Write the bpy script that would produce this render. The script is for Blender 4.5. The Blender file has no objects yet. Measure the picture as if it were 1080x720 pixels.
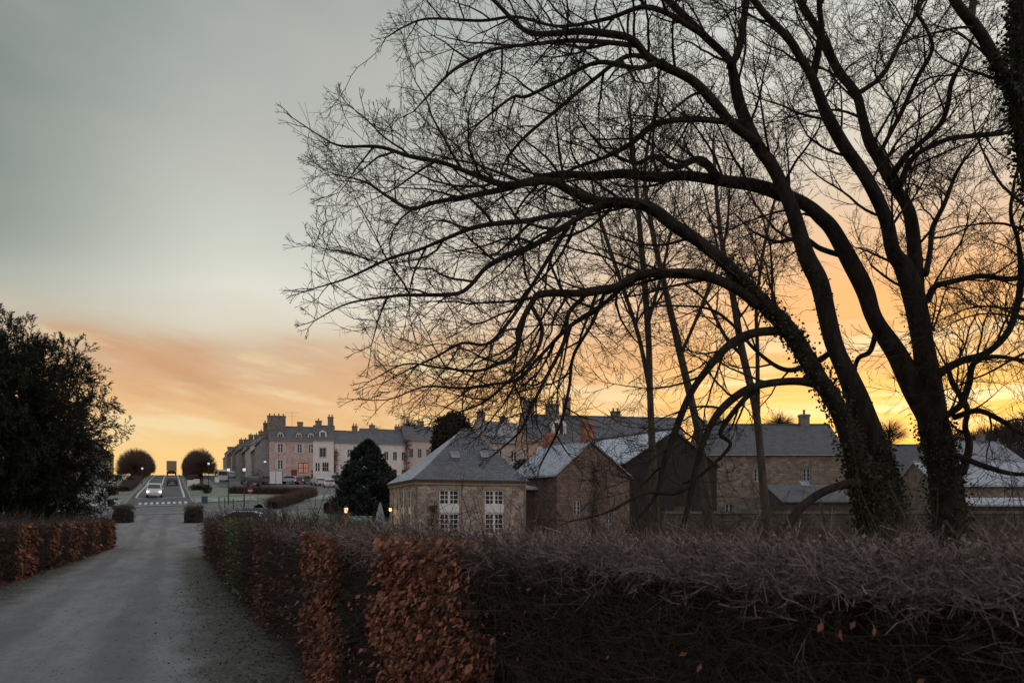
import bpy, math, random
import numpy as np
from mathutils import Vector, kdtree
R = math.radians
random.seed(7); rng = np.random.default_rng(7)
scene = bpy.context.scene
COL = scene.collection

# ------------------------------------------------------------------ camera
F, HZ, CH = 840.0, 545.0, 1.6
cam = bpy.data.cameras.new('camera'); camo = bpy.data.objects.new('camera', cam); COL.objects.link(camo)
cam.sensor_width = 36; cam.lens = 28; cam.clip_start = 0.05; cam.clip_end = 9000
cam.shift_y = (HZ - 360) / 1080
camo.location = (0, 0, CH); camo.rotation_euler = (R(90), 0, 0)
cam.dof.use_dof = True; cam.dof.focus_distance = 18; cam.dof.aperture_fstop = 5.0
scene.camera = camo

# ------------------------------------------------------------------ world, sun, exposure
def lin(c):
    return tuple((x/255/12.92 if x/255 <= .04045 else ((x/255+.055)/1.055)**2.4) for x in c) + (1.0,)
SUN_AZ, SUN_EL = R(25), R(2.0)
world = bpy.data.worlds.new('World'); scene.world = world; world.use_nodes = True
nt = world.node_tree; nt.nodes.clear()
def N(tree, typ, **kw):
    n = tree.nodes.new(typ)
    for k, v in kw.items():
        if k.startswith('i_'):
            n.inputs[int(k[2:]) if k[2:].isdigit() else k[2:]].default_value = v
        else: setattr(n, k, v)
    return n
def M_(tree, op, a, b=None, clamp=False):
    n = tree.nodes.new('ShaderNodeMath'); n.operation = op; n.use_clamp = clamp
    for i, x in enumerate((a, b)):
        if x is None: continue
        if isinstance(x, (int, float)): n.inputs[i].default_value = x
        else: tree.links.new(x, n.inputs[i])
    return n.outputs[0]
def ramp(tree, fac, stops, interp='LINEAR'):
    n = tree.nodes.new('ShaderNodeValToRGB'); n.color_ramp.interpolation = interp
    el = n.color_ramp.elements
    while len(el) < len(stops): el.new(0.5)
    for e, (p, c) in zip(el, stops): e.position = p; e.color = c
    if fac is not None: tree.links.new(fac, n.inputs[0])
    return n.outputs[0]
def mix(tree, fac, a, b, blend='MIX'):
    n = tree.nodes.new('ShaderNodeMix'); n.data_type = 'RGBA'; n.blend_type = blend
    for i, x in ((0, fac), (6, a), (7, b)):
        if isinstance(x, (int, float)): n.inputs[i].default_value = x
        elif isinstance(x, tuple): n.inputs[i].default_value = x
        else: tree.links.new(x, n.inputs[i])
    return n.outputs[2]
def smooth(tree, x, a, b):
    n = tree.nodes.new('ShaderNodeMapRange'); n.interpolation_type = 'SMOOTHSTEP'
    n.inputs[1].default_value = a; n.inputs[2].default_value = b
    tree.links.new(x, n.inputs[0]); return n.outputs[0]
tc = N(nt, 'ShaderNodeTexCoord'); sx = N(nt, 'ShaderNodeSeparateXYZ'); nt.links.new(tc.outputs['Generated'], sx.inputs[0])
el_deg = M_(nt, 'MULTIPLY', M_(nt, 'ARCSINE', sx.outputs[2]), 57.2958)
az = M_(nt, 'ARCTAN2', sx.outputs[0], sx.outputs[1])
def skynoise(kx, ky, tilt, scale, detail, off=0.0):
    c = N(nt, 'ShaderNodeCombineXYZ')
    nt.links.new(M_(nt, 'ADD', M_(nt, 'MULTIPLY', az, kx), off), c.inputs[0])
    nt.links.new(M_(nt, 'ADD', M_(nt, 'MULTIPLY', el_deg, ky), M_(nt, 'MULTIPLY', az, tilt)), c.inputs[1])
    n = N(nt, 'ShaderNodeTexNoise', i_Scale=scale, i_Detail=detail); n.inputs['Roughness'].default_value = .55
    nt.links.new(c.outputs[0], n.inputs['Vector']); return n.outputs[0]
warp = skynoise(2.2, .06, .25, 1.3, 3)
el_w = M_(nt, 'ADD', el_deg, M_(nt, 'MULTIPLY', M_(nt, 'SUBTRACT', warp, .5), 5.0))
fac = M_(nt, 'DIVIDE', el_w, 90.0, True)
def st(lst): return [(d/90, lin(c)) for d, c in lst]
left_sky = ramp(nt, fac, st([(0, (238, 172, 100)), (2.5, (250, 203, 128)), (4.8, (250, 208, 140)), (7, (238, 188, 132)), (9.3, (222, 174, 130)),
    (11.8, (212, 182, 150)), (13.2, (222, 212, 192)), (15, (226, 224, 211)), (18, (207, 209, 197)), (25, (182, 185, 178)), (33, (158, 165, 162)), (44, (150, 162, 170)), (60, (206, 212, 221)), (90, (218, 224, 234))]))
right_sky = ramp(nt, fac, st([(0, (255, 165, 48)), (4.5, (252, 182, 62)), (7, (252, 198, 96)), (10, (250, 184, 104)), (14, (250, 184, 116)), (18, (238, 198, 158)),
    (22, (228, 214, 194)), (28, (222, 221, 208)), (34, (205, 209, 202)), (46, (170, 180, 184)), (60, (206, 212, 221)), (90, (218, 224, 234))]))  # overhead stops lie out of view, raised to add light from above
sky = mix(nt, smooth(nt, az, -.30, .42), left_sky, right_sky)
# unseen sky behind the camera, made brighter to light the foreground
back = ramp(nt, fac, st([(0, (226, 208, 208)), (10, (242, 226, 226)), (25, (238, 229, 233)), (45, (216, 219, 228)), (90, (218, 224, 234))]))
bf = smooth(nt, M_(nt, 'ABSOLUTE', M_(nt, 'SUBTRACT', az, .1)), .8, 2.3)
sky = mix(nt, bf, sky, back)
corner = M_(nt, 'MULTIPLY', smooth(nt, el_deg, 8, 18), smooth(nt, M_(nt, 'MULTIPLY', az, -1.0), .30, .66))
sky = mix(nt, M_(nt, 'MULTIPLY', M_(nt, 'MULTIPLY', corner, M_(nt, 'SUBTRACT', 1.0, smooth(nt, el_deg, 34, 50))), .85), sky, lin((104, 120, 113)))
# streaky cloud
front = M_(nt, 'SUBTRACT', 1.0, bf)
cl1 = smooth(nt, skynoise(3.4, .22, 2.6, 1.3, 8, 3.1), .44, .68)
m1 = M_(nt, 'MULTIPLY', M_(nt, 'MULTIPLY', smooth(nt, el_deg, 2.5, 6), M_(nt, 'SUBTRACT', 1.0, smooth(nt, el_deg, 10.5, 14))), front)
sky = mix(nt, M_(nt, 'MULTIPLY', M_(nt, 'MULTIPLY', cl1, m1), .85), sky, lin((208, 154, 112)))
cl2 = smooth(nt, skynoise(3.6, .30, 2.2, 1.5, 8, 9.9), .50, .70)
sky = mix(nt, M_(nt, 'MULTIPLY', M_(nt, 'MULTIPLY', cl2, m1), .80), sky, lin((244, 220, 172)))
# pale lit wisps low on the sun's side
cl3 = smooth(nt, skynoise(2.2, .55, -.6, 1.7, 9, 5.7), .50, .64)
m3 = M_(nt, 'MULTIPLY', M_(nt, 'MULTIPLY', smooth(nt, el_deg, 4.6, 6.5), M_(nt, 'SUBTRACT', 1.0, smooth(nt, el_deg, 10, 14))), smooth(nt, az, -.05, .3))
sky = mix(nt, M_(nt, 'MULTIPLY', M_(nt, 'MULTIPLY', cl3, m3), .8), sky, (1.0, .80, .46, 1))
# soft high haze
cl4 = smooth(nt, skynoise(1.6, .07, .5, 1.6, 4, 1.2), .35, .75)
m4 = M_(nt, 'MULTIPLY', M_(nt, 'MULTIPLY', smooth(nt, el_deg, 15, 22), front), .32)
sky = mix(nt, M_(nt, 'MULTIPLY', cl4, m4), sky, lin((198, 190, 178)))
# glow round the hidden sun
ga = M_(nt, 'MULTIPLY', M_(nt, 'SUBTRACT', az, SUN_AZ), 2.6)
ge = M_(nt, 'MULTIPLY', M_(nt, 'SUBTRACT', el_deg, 5.0), .20)
gl = M_(nt, 'POWER', 2.718, M_(nt, 'MULTIPLY', M_(nt, 'ADD', M_(nt, 'MULTIPLY', ga, ga), M_(nt, 'MULTIPLY', ge, ge)), -1.0))
sky = mix(nt, M_(nt, 'MULTIPLY', gl, .10), sky, (1.0, .62, .16, 1), 'ADD')
dark_below = smooth(nt, el_deg, -4, -.5)
sky = mix(nt, dark_below, lin((70, 60, 55)), sky)
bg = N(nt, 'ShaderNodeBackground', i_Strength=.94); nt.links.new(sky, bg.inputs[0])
nish = N(nt, 'ShaderNodeTexSky', sky_type='NISHITA'); nish.sun_disc = False
nish.sun_elevation = SUN_EL; nish.sun_rotation = SUN_AZ
bg2 = N(nt, 'ShaderNodeBackground', i_Strength=.03); nt.links.new(nish.outputs[0], bg2.inputs[0])
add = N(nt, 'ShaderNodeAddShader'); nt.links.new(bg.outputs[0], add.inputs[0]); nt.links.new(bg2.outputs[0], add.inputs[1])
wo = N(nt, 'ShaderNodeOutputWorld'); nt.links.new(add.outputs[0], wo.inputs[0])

sun = bpy.data.lights.new('sun', 'SUN'); suno = bpy.data.objects.new('sun', sun); COL.objects.link(suno)
sun.energy = .5; sun.angle = R(3); sun.color = (1, .62, .30)
d = Vector((math.sin(SUN_AZ)*math.cos(SUN_EL), math.cos(SUN_AZ)*math.cos(SUN_EL), math.sin(SUN_EL)))
suno.rotation_euler = d.to_track_quat('Z', 'Y').to_euler(); suno.location = (40, 80, 40)

scene.view_settings.view_transform = 'Standard'; scene.view_settings.look = 'None'
scene.view_settings.exposure = 0; scene.view_settings.gamma = 1
scene.render.engine = 'CYCLES'; scene.cycles.use_denoising = True
scene.cycles.max_bounces = 5; scene.cycles.diffuse_bounces = 3; scene.cycles.glossy_bounces = 2; scene.cycles.transparent_max_bounces = 4

# ------------------------------------------------------------------ frames of reference
U = np.array((-.3930, .9195)); V = np.array((.9195, .3930))      # along the drive / to its right
def sl(s, l): p = U*s + V*l; return float(p[0]), float(p[1])
PY = [-400, 30, 42, 55, 70, 90, 105, 134, 160, 210, 250, 300, 500, 900, 1600, 4000]
PZ = [0, 0, .05, .45, 1.1, 3.0, 4.55, 6.7, 9.0, 12.6, 14.5, 14.5, 9, 10, 26, 60]
def sst(t): t = np.clip(t, 0, 1); return t*t*(3-2*t)
def H(X, Y):
    X = np.asarray(X, float); Y = np.asarray(Y, float)
    b = np.interp(Y, PY, PZ)
    r = X/np.maximum(Y, 20)
    w = 1 - .8*sst((r + .05)/.22)
    hill = 30*np.exp(-((X-200)/62)**2 - ((Y-285)/75)**2)
    return b*w + hill
def h1(x, y): return float(H(x, y))
def P(px, py, D): return Vector(((px-540)/F*D, D, CH + (HZ-py)/F*D))
def hit(px, py):
    D = np.arange(6, 330, .1)
    zr = CH + (HZ-py)/F*D; zt = H((px-540)/F*D, D)
    k = np.nonzero(zr <= zt)[0]
    D0 = D[k[0]] if len(k) else 200
    return Vector(((px-540)/F*D0, D0, h1((px-540)/F*D0, D0)))
def ground(px, D):
    x = (px-540)/F*D; return Vector((x, D, h1(x, D)))
ROAD_ANG = math.atan2(U[1], U[0])          # heading of the avenue

# ------------------------------------------------------------------ materials
MATS = {}
def mat(name, col, col2=None, scale=4.0, rough=.85, bump=0.0, bscale=None, detail=5, spec=.3, attr=None, metal=0, frost=0, stretch=None, contrast=(.35, .65), coord='Object'):
    if name in MATS: return MATS[name]
    m = bpy.data.materials.new(name); m.use_nodes = True; t = m.node_tree
    b = t.nodes['Principled BSDF']; b.inputs['Roughness'].default_value = rough; b.inputs['Specular IOR Level'].default_value = spec
    b.inputs['Metallic'].default_value = metal
    c1 = col + (1,) if len(col) == 3 else col
    tcn = N(t, 'ShaderNodeTexCoord'); vec = tcn.outputs[coord]
    if stretch:
        mp = N(t, 'ShaderNodeMapping'); mp.inputs['Scale'].default_value = stretch; t.links.new(vec, mp.inputs[0]); vec = mp.outputs[0]
    out = None
    if col2 is not None:
        nz = N(t, 'ShaderNodeTexNoise', i_Scale=scale, i_Detail=detail); nz.inputs['Roughness'].default_value = .62; t.links.new(vec, nz.inputs['Vector'])
        c2 = col2 + (1,) if len(col2) == 3 else col2
        f = nz.outputs[0]
        if attr:
            a = N(t, 'ShaderNodeAttribute', attribute_name=attr); f = a.outputs['Fac']
            out = mix(t, f, c1, c2)
        else: out = mix(t, smooth(t, f, *contrast), c1, c2)
    if frost:
        nf = N(t, 'ShaderNodeTexNoise', i_Scale=2.5, i_Detail=8); nf.inputs['Roughness'].default_value = .7; t.links.new(tcn.outputs[coord], nf.inputs['Vector'])
        ff = M_(t, 'MULTIPLY', smooth(t, nf.outputs[0], .36, .62), frost)
        out = mix(t, ff, out if out is not None else c1, (.62, .66, .74, 1))
    if out is not None: t.links.new(out, b.inputs['Base Color'])
    else: b.inputs['Base Color'].default_value = c1
    if bump:
        nb = N(t, 'ShaderNodeTexNoise', i_Scale=bscale or scale*4, i_Detail=6); t.links.new(vec, nb.inputs['Vector'])
        bp = N(t, 'ShaderNodeBump', i_Strength=bump); bp.inputs['Distance'].default_value = .05
        t.links.new(nb.outputs[0], bp.inputs['Height']); t.links.new(bp.outputs[0], b.inputs['Normal'])
    MATS[name] = m; return m
def brickmat(name, col, col2, mortar, bw, bh, ms=.012, bump=.4, rough=.9, frost=0, stain=None, warp=.03):
    """coursed stone or slate: Object coordinates, x+y run along the courses and z across them"""
    if name in MATS: return MATS[name]
    m = bpy.data.materials.new(name); m.use_nodes = True; t = m.node_tree
    b = t.nodes['Principled BSDF']; b.inputs['Roughness'].default_value = rough; b.inputs['Specular IOR Level'].default_value = .3
    tcn = N(t, 'ShaderNodeTexCoord'); s = N(t, 'ShaderNodeSeparateXYZ'); t.links.new(tcn.outputs['Object'], s.inputs[0])
    c = N(t, 'ShaderNodeCombineXYZ'); t.links.new(M_(t, 'ADD', s.outputs[0], s.outputs[1]), c.inputs[0]); t.links.new(s.outputs[2], c.inputs[1])
    nw = N(t, 'ShaderNodeTexNoise', i_Scale=3.0, i_Detail=3); t.links.new(tcn.outputs['Object'], nw.inputs['Vector'])
    va = N(t, 'ShaderNodeVectorMath', operation='MULTIPLY_ADD'); t.links.new(nw.outputs['Color'], va.inputs[0]); va.inputs[1].default_value = (warp*2, warp*2, 0); t.links.new(c.outputs[0], va.inputs[2])
    br = N(t, 'ShaderNodeTexBrick', i_Scale=1.0); t.links.new(va.outputs[0], br.inputs['Vector'])
    br.inputs['Color1'].default_value = col+(1,); br.inputs['Color2'].default_value = col2+(1,); br.inputs['Mortar'].default_value = mortar+(1,)
    br.inputs['Brick Width'].default_value = bw; br.inputs['Row Height'].default_value = bh; br.inputs['Mortar Size'].default_value = ms; br.inputs['Mortar Smooth'].default_value = .4
    n1 = N(t, 'ShaderNodeTexNoise', i_Scale=1.3, i_Detail=8); n1.inputs['Roughness'].default_value = .65; t.links.new(tcn.outputs['Object'], n1.inputs['Vector'])
    out = mix(t, M_(t, 'MULTIPLY', smooth(t, n1.outputs[0], .42, .7), .75), br.outputs[0], (stain or tuple(x*.45 for x in col))+(1,))
    n2 = N(t, 'ShaderNodeTexNoise', i_Scale=9, i_Detail=5); t.links.new(tcn.outputs['Object'], n2.inputs['Vector'])
    out = mix(t, M_(t, 'MULTIPLY', smooth(t, n2.outputs[0], .45, .75), .4), out, tuple(min(1, x*1.5) for x in col2)+(1,))
    if frost:
        nf = N(t, 'ShaderNodeTexNoise', i_Scale=3.2, i_Detail=9); nf.inputs['Roughness'].default_value = .75; t.links.new(tcn.outputs['Object'], nf.inputs['Vector'])
        out = mix(t, M_(t, 'MULTIPLY', smooth(t, nf.outputs[0], .22, .68), frost), out, (.60, .65, .74, 1))
    t.links.new(out, b.inputs['Base Color'])
    bp = N(t, 'ShaderNodeBump', i_Strength=bump); bp.inputs['Distance'].default_value = .03
    t.links.new(M_(t, 'ADD', M_(t, 'MULTIPLY', br.outputs['Fac'], -1.0), M_(t, 'MULTIPLY', n2.outputs[0], .8)), bp.inputs['Height']); t.links.new(bp.outputs[0], b.inputs['Normal'])
    MATS[name] = m; return m
def emit(name, col, strength):
    if name in MATS: return MATS[name]
    m = bpy.data.materials.new(name); m.use_nodes = True; b = m.node_tree.nodes['Principled BSDF']
    b.inputs['Base Color'].default_value = col+(1,); b.inputs['Emission Color'].default_value = col+(1,); b.inputs['Emission Strength'].default_value = strength
    MATS[name] = m; return m
bark = mat('bark', (.014, .011, .009), (.036, .028, .020), 6, .95, .8, 22, stretch=(1, 1, .35))
twigm = mat('twig_bark', (.018, .013, .011), (.038, .028, .022), 3, .9)
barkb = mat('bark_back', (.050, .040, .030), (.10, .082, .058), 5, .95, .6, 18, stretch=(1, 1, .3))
ivym = mat('ivy_leaf', (.014, .020, .008), (.042, .052, .018), rough=.55, attr='v')
glassm = mat('window_glass', (.006, .007, .010), (.018, .020, .025), 1.5, .22, spec=.25)
whitem = mat('white_paint', (.74, .73, .71), (.62, .60, .58), 6, .6)
greyp = mat('grey_paint', (.25, .26, .28), (.33, .34, .36), 5, .6)
darkm = mat('dark_metal', (.03, .035, .04), (.06, .06, .065), 5, .5)
woodd = mat('dark_boards', (.055, .045, .036), (.11, .085, .062), 3, .9, .5, 14, stretch=(6, 6, .5))
chimb = brickmat('chimney_brick', (.42, .16, .09), (.34, .12, .07), (.36, .28, .22), .22, .075)
chims = brickmat('chimney_stone', (.17, .14, .12), (.25, .21, .17), (.2, .18, .15), .4, .2)
stone_pav = brickmat('pavilion_stone', (.22, .165, .138), (.54, .445, .36), (.34, .28, .235), .40, .19, .022, 1.0, stain=(.085, .064, .054), warp=.20)
stone_red = brickmat('rubble_brown', (.12, .08, .066), (.24, .17, .135), (.13, .10, .082), .36, .17, .022, 1.0, stain=(.055, .042, .036), warp=.12)
stone_dk = brickmat('rubble_dark', (.055, .045, .039), (.115, .095, .08), (.066, .055, .047), .44, .2, .02, 1.0, stain=(.05, .042, .035), warp=.09)
stone_lng = brickmat('rubble_tan', (.15, .118, .09), (.32, .26, .20), (.20, .165, .13), .46, .22, .022, 1.0, stain=(.08, .066, .054), warp=.11)
slate = brickmat('slate', (.095, .10, .115), (.165, .17, .185), (.045, .045, .052), .2, .105, .010, .7, rough=.7, stain=(.075, .072, .065), warp=.02)
slate_m = brickmat('slate_worn', (.085, .087, .095), (.12, .12, .128), (.045, .045, .05), .24, .13, .008, .5, rough=.75, stain=(.065, .06, .06), warp=.01)
slate_f = brickmat('slate_frost', (.15, .155, .17), (.20, .205, .22), (.08, .08, .09), .24, .13, .008, .4, rough=.8, frost=.60, stain=(.11, .11, .115), warp=.01)
slate_w = brickmat('slate_white_frost', (.17, .175, .19), (.22, .225, .24), (.10, .10, .10), .26, .16, .010, .4, rough=.8, frost=.9, stain=(.14, .14, .145), warp=.01)
copm = mat('mossy_coping', (.035, .034, .026), (.075, .07, .055), 3, .95)
slate_dk = brickmat('slate_dark', (.07, .07, .075), (.105, .10, .105), (.04, .04, .04), .26, .14, .008, .5, rough=.75, stain=(.06, .055, .05), warp=.01)
slate_lt = brickmat('slate_touch_frost', (.13, .135, .15), (.18, .185, .2), (.07, .07, .08), .24, .13, .008, .5, rough=.75, frost=.25, stain=(.10, .10, .105), warp=.01)

# ------------------------------------------------------------------ mesh helpers
def tag(o, label=None, cat=None, group=None, kind=None):
    if label: o['label'] = label
    if cat: o['category'] = cat
    if group: o['group'] = group
    if kind: o['kind'] = kind
    return o
def empty(name, loc, rz=0.0, label=None, cat=None, group=None):
    o = bpy.data.objects.new(name, None); COL.objects.link(o); o.location = loc; o.rotation_euler = (0, 0, rz)
    o.empty_display_size = .3
    return tag(o, label, cat, group)
def mesh_np(name, verts, faces, m, parent=None, smooth_=False, v=None):
    """verts (n,3); faces (k,4) or (k,3) array"""
    verts = np.asarray(verts, dtype=np.float32); faces = np.asarray(faces, dtype=np.int32)
    me = bpy.data.meshes.new(name); k, q = faces.shape
    me.vertices.add(len(verts)); me.vertices.foreach_set('co', verts.ravel())
    me.loops.add(k*q); me.loops.foreach_set('vertex_index', faces.ravel())
    me.polygons.add(k); me.polygons.foreach_set('loop_start', np.arange(0, k*q, q, dtype=np.int32))
    if v is not None:
        a = me.attributes.new('v', 'FLOAT', 'FACE'); a.data.foreach_set('value', np.asarray(v, dtype=np.float32))
    me.update(calc_edges=True)
    if smooth_: me.shade_smooth()
    if m: me.materials.append(m)
    o = bpy.data.objects.new(name, me); COL.objects.link(o); o.parent = parent
    return o
class MB:
    def __init__(s): s.v = []; s.f = []
    def add(s, vs, fs):
        n = len(s.v); s.v += [tuple(x) for x in vs]; s.f += [tuple(i+n for i in f) for f in fs]; return s
    def box(s, x0, x1, y0, y1, z0, z1):
        return s.add([(x0,y0,z0),(x1,y0,z0),(x1,y1,z0),(x0,y1,z0),(x0,y0,z1),(x1,y0,z1),(x1,y1,z1),(x0,y1,z1)],
                     [(0,3,2,1),(4,5,6,7),(0,1,5,4),(1,2,6,5),(2,3,7,6),(3,0,4,7)])
    def poly(s, pts): return s.add(pts, [tuple(range(len(pts)))])
    def prism(s, pts, off):
        """flat polygon pushed along the vector off"""
        n = len(pts); o = Vector(off); a = [Vector(p) for p in pts]
        return s.add(a + [p+o for p in a], [tuple(range(n))[::-1], tuple(range(n, 2*n))] + [(i, (i+1) % n, n+(i+1) % n, n+i) for i in range(n)])
    def cyl(s, p0, p1, r0, r1=None, n=10, caps=True):
        r1 = r0 if r1 is None else r1; p0 = Vector(p0); p1 = Vector(p1); ax = (p1-p0).normalized()
        a = ax.orthogonal().normalized(); b = ax.cross(a)
        vs = [p0 + (a*math.cos(2*math.pi*i/n) + b*math.sin(2*math.pi*i/n))*r0 for i in range(n)] + [p1 + (a*math.cos(2*math.pi*i/n) + b*math.sin(2*math.pi*i/n))*r1 for i in range(n)]
        fs = [(i, (i+1) % n, n+(i+1) % n, n+i) for i in range(n)]
        if caps: fs += [tuple(range(n))[::-1], tuple(range(n, 2*n))]
        return s.add(vs, fs)
    def lathe(s, prof, c=(0,0,0), n=12):
        c = Vector(c); vs = []
        for r, z in prof: vs += [c + Vector((r*math.cos(2*math.pi*i/n), r*math.sin(2*math.pi*i/n), z)) for i in range(n)]
        fs = [(k*n+i, k*n+(i+1) % n, (k+1)*n+(i+1) % n, (k+1)*n+i) for k in range(len(prof)-1) for i in range(n)]
        fs += [tuple(range(n))[::-1], tuple(range((len(prof)-1)*n, len(prof)*n))]
        return s.add(vs, fs)
    def build(s, name, m, parent=None, smooth_=False, bevel=0):
        me = bpy.data.meshes.new(name); me.from_pydata(s.v, [], s.f); me.update()
        if smooth_: me.shade_smooth()
        if m: me.materials.append(m)
        o = bpy.data.objects.new(name, me); COL.objects.link(o); o.parent = parent
        if bevel:
            b = o.modifiers.new('bevel', 'BEVEL'); b.width = bevel; b.segments = 2; b.limit_method = 'ANGLE'
        return o
def catmull(pts, n=6):
    p = np.asarray(pts, float); p = np.vstack([2*p[0]-p[1], p, 2*p[-1]-p[-2]]); out = []
    for i in range(1, len(p)-2):
        a, b, c, d_ = p[i-1], p[i], p[i+1], p[i+2]
        for t in np.arange(n)/n:
            out.append(.5*((2*b) + (-a+c)*t + (2*a-5*b+4*c-d_)*t*t + (-a+3*b-3*c+d_)*t**3))
    out.append(p[-2]); return np.array(out)
def sweep(pts, rad, sides=9, lump=.085):
    """tapering tube along pts, closed at both ends; returns verts, quads"""
    pts = np.asarray(pts); n = len(pts); T = np.gradient(pts, axis=0); T /= np.linalg.norm(T, axis=1)[:, None] + 1e-9
    a = np.cross(T[0], (0.3, 1, .2)); a /= np.linalg.norm(a); V_ = []
    ang = np.arange(sides)*2*np.pi/sides; ph = rng.random(3)*6
    for i in range(n):
        a = a - T[i]*np.dot(a, T[i]); a /= np.linalg.norm(a); b = np.cross(T[i], a)
        rr = rad[i]*(1 + lump*np.sin(ang*2+ph[0]+i*.21) + lump*.7*np.sin(ang*3+ph[1]-i*.33))
        V_.append(pts[i] + np.outer(np.cos(ang)*rr, a) + np.outer(np.sin(ang)*rr, b))
    V_.append(np.repeat(pts[:1], sides, 0)); V_.append(np.repeat(pts[-1:], sides, 0))
    vs = np.vstack(V_); fs = []
    idx = np.arange(sides); j = (idx+1) % sides
    for k in range(n-1): fs.append(np.stack([k*sides+idx, k*sides+j, (k+1)*sides+j, (k+1)*sides+idx], 1))
    fs.append(np.stack([n*sides+idx, n*sides+j, j, idx], 1)); fs.append(np.stack([(n-1)*sides+idx, (n-1)*sides+j, (n+1)*sides+j, (n+1)*sides+idx], 1))
    return vs, np.vstack(fs)
def joinvf(lst):
    vs = []; fs = []; n = 0
    for v, f in lst: vs.append(v); fs.append(f+n); n += len(v)
    return np.vstack(vs), np.vstack(fs)
def tubes(P0, P1, R0, R1, sides=3):
    P0 = np.asarray(P0, float); P1 = np.asarray(P1, float); n = len(P0); R0 = np.broadcast_to(R0, (n,)); R1 = np.broadcast_to(R1, (n,))
    T = P1-P0; L = np.linalg.norm(T, axis=1)[:, None]+1e-9; T = T/L
    ref = np.where(np.abs(T[:, 2:3]) > .9, np.array([[1., 0, 0]]), np.array([[0, 0, 1.]]))
    a = np.cross(T, ref); a /= np.linalg.norm(a, axis=1)[:, None]+1e-9; b = np.cross(T, a)
    ang = np.arange(sides)*2*np.pi/sides
    off = np.cos(ang)[None, :, None]*a[:, None, :] + np.sin(ang)[None, :, None]*b[:, None, :]
    vs = np.concatenate([P0[:, None]+off*R0[:, None, None], P1[:, None]+off*R1[:, None, None]], 1).reshape(-1, 3)
    idx = np.arange(sides); j = (idx+1) % sides
    base = np.stack([idx, j, sides+j, sides+idx], 1)
    fs = (np.arange(n)*2*sides)[:, None, None] + base[None]
    return vs, fs.reshape(-1, 4)
def leaves(C, D_, L, W, up=None, fold=.0):
    """rhombic leaves: base C, direction D_, length L, width W"""
    n = len(C); D_ = D_/(np.linalg.norm(D_, axis=1)[:, None]+1e-9)
    rnd = rng.normal(size=(n, 3)) if up is None else up
    S = np.cross(D_, rnd); S /= np.linalg.norm(S, axis=1)[:, None]+1e-9; Nn = np.cross(S, D_)
    L = np.broadcast_to(L, (n,))[:, None]; W = np.broadcast_to(W, (n,))[:, None]
    m = C + D_*L*.45
    vs = np.stack([C, m+S*W*.5+Nn*L*fold, C+D_*L, m-S*W*.5+Nn*L*fold], 1).reshape(-1, 3)
    fs = np.arange(n*4).reshape(-1, 4)
    return vs, fs
def rdir(n): x = rng.normal(size=(n, 3)); return x/np.linalg.norm(x, axis=1)[:, None]

# ------------------------------------------------------------------ setting: terrain, roads
def groundmat():
    m = mat('turf', (.065, .062, .040), (.13, .125, .088), .35, .95, .5, 3.0, detail=8)
    t = m.node_tree; b = t.nodes['Principled BSDF']; src = b.inputs['Base Color'].links[0].from_socket
    tcn = N(t, 'ShaderNodeTexCoord'); s = N(t, 'ShaderNodeSeparateXYZ'); t.links.new(tcn.outputs['Object'], s.inputs[0])
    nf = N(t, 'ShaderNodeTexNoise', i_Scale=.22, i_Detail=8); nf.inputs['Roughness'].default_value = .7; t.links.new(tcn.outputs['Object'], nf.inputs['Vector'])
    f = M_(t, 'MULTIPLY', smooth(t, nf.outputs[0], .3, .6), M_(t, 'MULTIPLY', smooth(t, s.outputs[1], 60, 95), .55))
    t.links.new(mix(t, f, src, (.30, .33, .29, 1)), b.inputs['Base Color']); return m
xs = np.concatenate([-np.geomspace(3000, 125, 14), np.arange(-120, 130, 2.0), np.geomspace(132, 3000, 16)])
ys = np.concatenate([-np.geomspace(900, 25, 8), np.arange(-20, 320, 2.0), np.geomspace(325, 4000, 16)])
GX, GY = np.meshgrid(xs, ys); GZ = H(GX, GY)
gv = np.stack([GX.ravel(), GY.ravel(), GZ.ravel()], 1); nx = len(xs); ny = len(ys)
ii = (np.arange(ny-1)[:, None]*nx + np.arange(nx-1)[None]).ravel()
tag(mesh_np('ground', gv, np.stack([ii, ii+1, ii+nx+1, ii+nx], 1), groundmat(), smooth_=True), kind='structure')
def ribbon(name, path, hw, off, m, kind='structure', kerb=0, parent=None, rag=0.0):
    """sheet following the ground along a list of (x,y), half width hw (number or list)"""
    p = np.asarray(path, float); seg = np.linalg.norm(np.diff(p, axis=0), axis=1); t = np.concatenate([[0], np.cumsum(seg)])
    tt = np.arange(0, t[-1]+.5, 1.0); tt[-1] = t[-1]
    q = np.stack([np.interp(tt, t, p[:, 0]), np.interp(tt, t, p[:, 1])], 1)
    hws = np.interp(tt, t, np.broadcast_to(hw, (len(p),)))
    T = np.gradient(q, axis=0); T /= np.linalg.norm(T, axis=1)[:, None]; S = np.stack([T[:, 1], -T[:, 0]], 1)
    k = max(3, int(np.max(hws))+2); c = np.linspace(-1, 1, k)
    wob = 1 + rag*np.sin(tt*.9)*np.sin(tt*.37+1)
    XY = q[:, None] + S[:, None]*(c[None, :, None]*(hws*wob)[:, None, None])
    Z = H(XY[..., 0], XY[..., 1]) + off
    vs = np.concatenate([XY, Z[..., None]], 2).reshape(-1, 3); n = len(tt)
    i = (np.arange(n-1)[:, None]*k + np.arange(k-1)[None]).ravel()
    o = mesh_np(name, vs, np.stack([i, i+1, i+k+1, i+k], 1), m, smooth_=True); tag(o, kind=kind)
    return o
asphalt = mat('asphalt', (.085, .088, .095), (.13, .133, .14), .6, .6, .15, 30, detail=9)
asph_d = mat('asphalt_dark', (.055, .058, .066), (.09, .092, .10), .6, .7, .15, 30, detail=9)
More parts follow.
